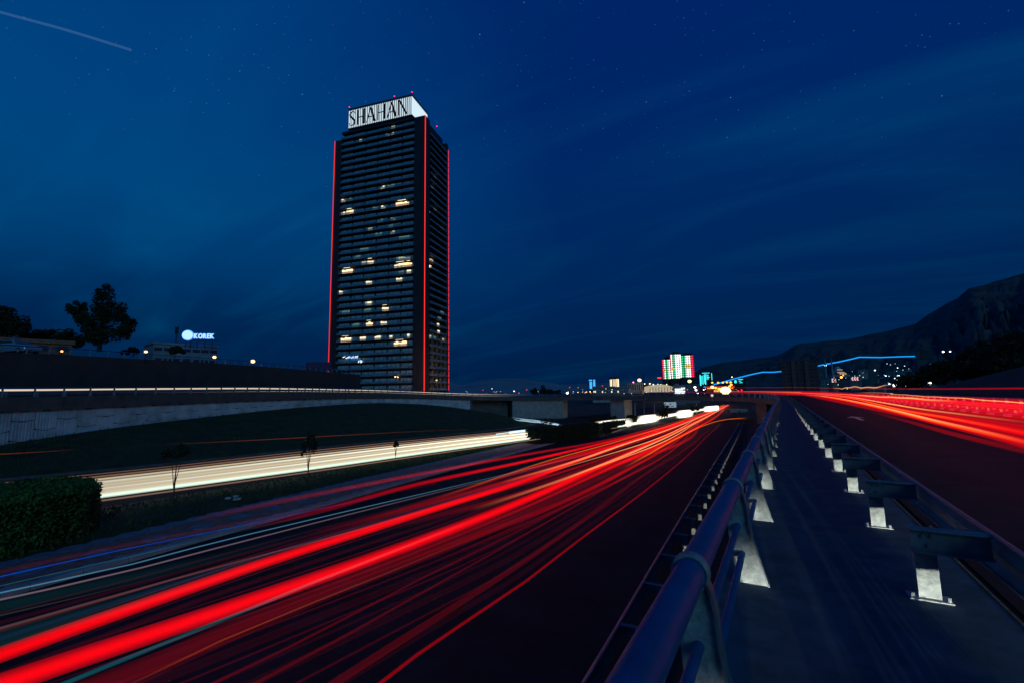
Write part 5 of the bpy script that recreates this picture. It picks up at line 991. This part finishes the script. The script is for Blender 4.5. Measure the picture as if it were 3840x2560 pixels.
for i, f in enumerate((.15, .30, .45, .60, .78)):
    P_ = [(a[0]*(1-f)+b[0]*f, a[1]*(1-f)+b[1]*f) for a, b in zip(CB, CK)]; P_ = [(2*P_[0][0]-P_[1][0], 2*P_[0][1]-P_[1][1])]+P_
    trail('ghostly streak over the far lanes, %s from the second broad trail' % ORDN[i], dls(P_, .6), .03, (.02, .05, .02, .04, .02)[i], (REDG, G('glow_blue_ghost', (.05, .2, .6), .03, .7, 1.2, 52), REDH, REDG, REDG)[i], fade=(0, 0))
REDW = G('glow_red_wash', (1, .0, .0), .34, .8, 1.1, 41, 12.0)
for i, (p0, p1, p2, hh_, mt_, lb) in enumerate([((820, 1200), (1195, 1082), (1470, 1000), .07, REDM, 'red trail filling the far bundle between second and third from the reservation'), ((700, 1248), (1195, 1112), (1470, 1022), .06, REDM, 'red trail just above the second broad one, far half'), ((900, 1212), (1195, 1132), (1470, 1036), .08, REDW, 'dark red fill between the two broad red trails, far half'), ((900, 1300), (1195, 1192), (1470, 1062), .08, REDW, 'dark red fill below the broadest trail, far half'), ((1000, 1290), (1195, 1207), (1470, 1078), .04, REDM, 'thin red trail below the dark red fill, far half')]):
    trail(lb, dls([p0, p1, p2, (1600, 958+i*5), (1660, 931+i*2), (1690, 919)], .8), .06, hh_, mt_, fade=(14, 0))
for i, (p, lb) in enumerate([((1060, 1190), 'wide hot red fill along the lower half of the far bundle'), ((1060, 1140), 'wide hot red fill along the upper half of the far bundle')]):
    trail(lb, dls([p, (1280, 1104-i*36), (1470, 1026-i*22), (1600, 966-i*7), (1660, 935-i*3), (1690, 919)], .8), .16, .20, REDM, fade=(30, 0))
for i, (p, lb) in enumerate([((1250, 1086), 'thin orange line in the far bundle, upper'), ((1300, 1096), 'thin orange line in the far bundle, lower')]):
    trail(lb, dls([p, (1470, 1020+i*16), (1600, 960+i*10), (1660, 932+i*4), (1690, 919)], .85), .03, .03, PALE, fade=(14, 0))
# opposite carriageway, headlights
lo_pts = [(-200, 1208), (0, 1182), (245, 1149), (700, 1086), (1000, 1042), (1230, 1009), (1340, 992), (1450, 977), (1520, 961), (1580, 949), (1650, 935)]
hi_pts = [(-200, 1122), (0, 1106), (145, 1093), (700, 1034), (1000, 1004), (1230, 983), (1330, 973), (1450, 963), (1520, 951), (1580, 942), (1650, 930)]
WHB = G('glow_white_bright', (1.0, .93, .72), 1.3, .65, 1.3, 31, 8.0); WHC = G('glow_cream_mid', (1.0, .82, .52), .9, .7, 1.3, 32, 8.0); WHP = G('glow_brown', (1.0, .55, .34), .28, .6, 1.2, 33, 8.0); WHG = G('glow_icewhite', (.80, 1.0, .82), 1.0, .5, 1.3, 34, 8.0)
for f, hh_, mt_, fm, lb in [(.03, .035, WHP, .6, 'lowest thin brown trail at the near edge of the headlight band'), (.19, .10, WHG, .8, 'greenish white trail low in the headlight band'), (.31, .10, WHC, .6, 'cream trail just above the greenish one in the headlight band'), (.43, .10, WHB, .3, 'white trail in the lower middle of the headlight band'), (.55, .10, WHC, .5, 'cream trail in the middle of the headlight band'), (.66, .09, WHB, .3, 'white trail in the upper middle of the headlight band'), (.77, .06, WHC, .5, 'thin cream trail high in the headlight band'), (.87, .055, WHP, .45, 'brown trail near the far edge of the headlight band'), (.97, .03, WHP, .3, 'highest thin brown trail at the far edge of the headlight band')]:
    pts = [((a[0]*(1-f)+b[0]*f), (a[1]*(1-f)+b[1]*f)) for a, b in zip(lo_pts, hi_pts)]
    trail(lb, dls(pts, .62), .10, hh_, mt_, group='headlight trails', fade=(45, 0), fmin=fm)
trail('bluish white line along the top of the headlight band near the slip road', dls([(1140, 996), (1200, 988), (1262, 981), (1290, 975)], .9), .06, .06, ICE, group='headlight trails')
for i in range(3):
    trail(['upper', 'middle', 'lower'][i]+' icy trail curling out of the slip road under the bridge', dls([(1175, 958+i*2), (1226, 964+i*2.2), (1263, 969+i*2), (1284, 974+i), (1275, 979), (1235, 986-i), (1170, 994-i*1.5)], .6+.1*i), .05, .05, ICE, wob=.05, group='headlight trails')
for i, (x0, x1, y, hh) in enumerate([(1366, 1450, 974, .7), (1466, 1512, 961, .75), (1555, 1590, 950, 1.0), (1618, 1650, 938, 1.1)]):
    trail(['white headlight glare left of the dark bush under the bridge', 'white headlight glare between the dark bush and leafy tree', 'round white headlight glare right of the white board', 'farthest white headlight glare beside the red bundle'][i], [dl(x0, y+(x1-x0)*.06, .8), dl((x0+x1)/2, y, .8), dl(x1, y-(x1-x0)*.06, .8)], .35, hh, G('glow_glare', (1.0, .92, .72), 3.2, .2, 1.3, 19), group='headlight trails', fade=(4, 4))
trail('thin orange line above the grass bank, long piece', dls([(370, 1020), (600, 1009), (800, 998), (950, 990), (1100, 984)], 1.9), .02, .022, ORD, fade=(8, 20))
trail('thin orange line above the grass bank at the left edge', dls([(-60, 1045), (0, 1042), (90, 1037), (190, 1030)], 1.9), .02, .022, ORD, fade=(0, 5))
# far left ramp
sR = np.arange(s_px(1990), EP.len-1, 4.0)
trail('long cream headlight trail along the far left ramp', [EP.pt(s, 4.0, .66) for s in sR], .10, .10, CRM, fade=(30, 0), group='headlight trails')
trail('thin lower headlight trail along the far left ramp', [EP.pt(s, 2.3, .22) for s in sR[:-8]], .03, .025, CRM, fade=(10, 25), group='headlight trails')  # light on the guardrail top, added as a glowing tube
trail('dull cream trail behind the long one on the far left ramp', [EP.pt(s, 6.6, .70) for s in sR], .08, .13, WHD, fade=(20, 0), group='headlight trails')
# right-hand road and bridge, tail lights
REDR = G('glow_red_right', (1, .0, .0), .45, .5, 1.3, 42, 9.0)
def rt(L_, h, src=True, cont=True, ext=True, send=None):
    P = [onz(2900+x*.4463, 1000+y*.4463, h-.1) for x, y in L_]
    if ext: P = [P[0]*2-P[1]]+P
    if cont:
        l_ = P[-1][0]+.395; s1 = S0+max(P[-1][1]+12, 84); s = s1
        while s < (send or S0+104): P.append(EP.pt(s, min(max(l_, 3.2), 7.5), h)); s += 6
    return P
trail('dim red trail nearest the walkway on the right-hand road', rt([(2150, 1552), (1650, 1436), (1150, 1300), (800, 1207)], .62, cont=False), .07, .05, REDM, fade=(6, 16))
trail('bright red trail under the long orange one on the right-hand road', rt([(2106, 1482), (1800, 1402), (1400, 1309), (1100, 1233), (850, 1172), (600, 1119), (420, 1089), (250, 1073)], .70, send=S0+124), .06, .085, REDR, fade=(0, 45))
trail('long orange trail sweeping across the right-hand road', rt([(2060, 1458), (1800, 1398), (1400, 1306), (1100, 1231), (850, 1170), (600, 1118), (420, 1088), (250, 1072)], .72), .035, .03, ORA, fade=(9, 60))
trail('pale core above the long orange trail', rt([(1960, 1425), (1800, 1386), (1400, 1296), (1100, 1222), (850, 1163), (600, 1112), (420, 1085), (250, 1070)], .75), .03, .024, PALE, fade=(9, 60))
trail('second orange trail above the long one', rt([(1700, 1310), (1400, 1254), (1200, 1222), (900, 1158), (700, 1110), (550, 1089), (350, 1073)], .75), .035, .03, ORA, fade=(14, 60))
trail('deep red trail between the two orange ones', rt([(2106, 1392), (1600, 1290), (1200, 1226), (900, 1161), (700, 1112), (550, 1090), (350, 1073)], .75, send=S0+124), .06, .06, REDR, fade=(0, 45))
trail('pale trail fading toward the right edge, middle of the right-hand road', rt([(1900, 1275), (1700, 1250), (1300, 1200), (1000, 1152), (800, 1117), (680, 1096), (500, 1078)], .75), .04, .03, PALE, fade=(14, 60))
trail('thin pale gold trail across the upper half of the red band', rt([(2106, 1138), (1700, 1111), (1300, 1087), (1000, 1067), (800, 1056)], .95, send=S0+110), .05, .022, PALE, wob=.03)
trail('broad pale trail at the far left of the right-hand red band', rt([(960, 1092), (700, 1077), (560, 1068)], .85), .10, .05, PALE, fade=(8, 60), wob=.03, )
for i, (X_, h_, hh_, hw_, mt_, lb) in enumerate([(3.7, .74, .17, .2, REDW, 'wide red wash in the nearest lane of the right-hand road'), (5.0, .78, .24, .3, REDW, 'wide red wash in the second file of the right-hand road'), (6.6, .80, .26, .3, REDW, 'deep red wash in the middle of the right-hand road'), (7.8, .82, .26, .3, REDW, 'deep red wash in the farther lane of the right-hand road'), (9.0, .82, .26, .3, REDW, 'red wash nearest the far guardrail')]):
    trail(lb, [np.array([X_, y, h_-.1]) for y in (6, 20, 40, 60, 76)]+[EP.pt(s, min(X_+.395, 7), h_) for s in np.arange(S0+88, S0+112, 6)], hw_, hh_, mt_, fade=(0, 40))
trail('highest thin red line over the far railing', [np.array([6.5, y, z_]) for y, z_ in ((8, 1.42), (25, 1.43), (45, 1.5), (65, 1.6), (78, 1.66))]+[EP.pt(s, 6.5, 1.7) for s in np.arange(S0+88, S0+125, 8)], .03, .035, REDM, fade=(10, 20))
trail('wavy pale line along the top of the right-hand red band', [np.array([6.2, y, 1.66]) for y in (38, 50, 65, 78)], .05, .04, PALE, wob=.10, fade=(6, 16))
trail('dull red line over the bridge behind its railing', [EP.pt(s, 5, .75) for s in np.arange(S0+92, s_px(2080), 5)], .06, .14, REDD, fade=(6, 25))
# vapour streak high in the sky, its paleness put in as a glow
ct = trail('faint pale streak crossing the sky in the upper left corner', [at(-160, 0, 6000), at(0, 46, 6000), at(250, 114, 6000), at(490, 188, 6000)], 14, 18, G('vapour', (.35, .62, .9), .042, .2, .8, 21), name='vapour_trail', step=120); ct['category'] = 'vapour trail'; ct['group'] = 'sky'; del ct['group']
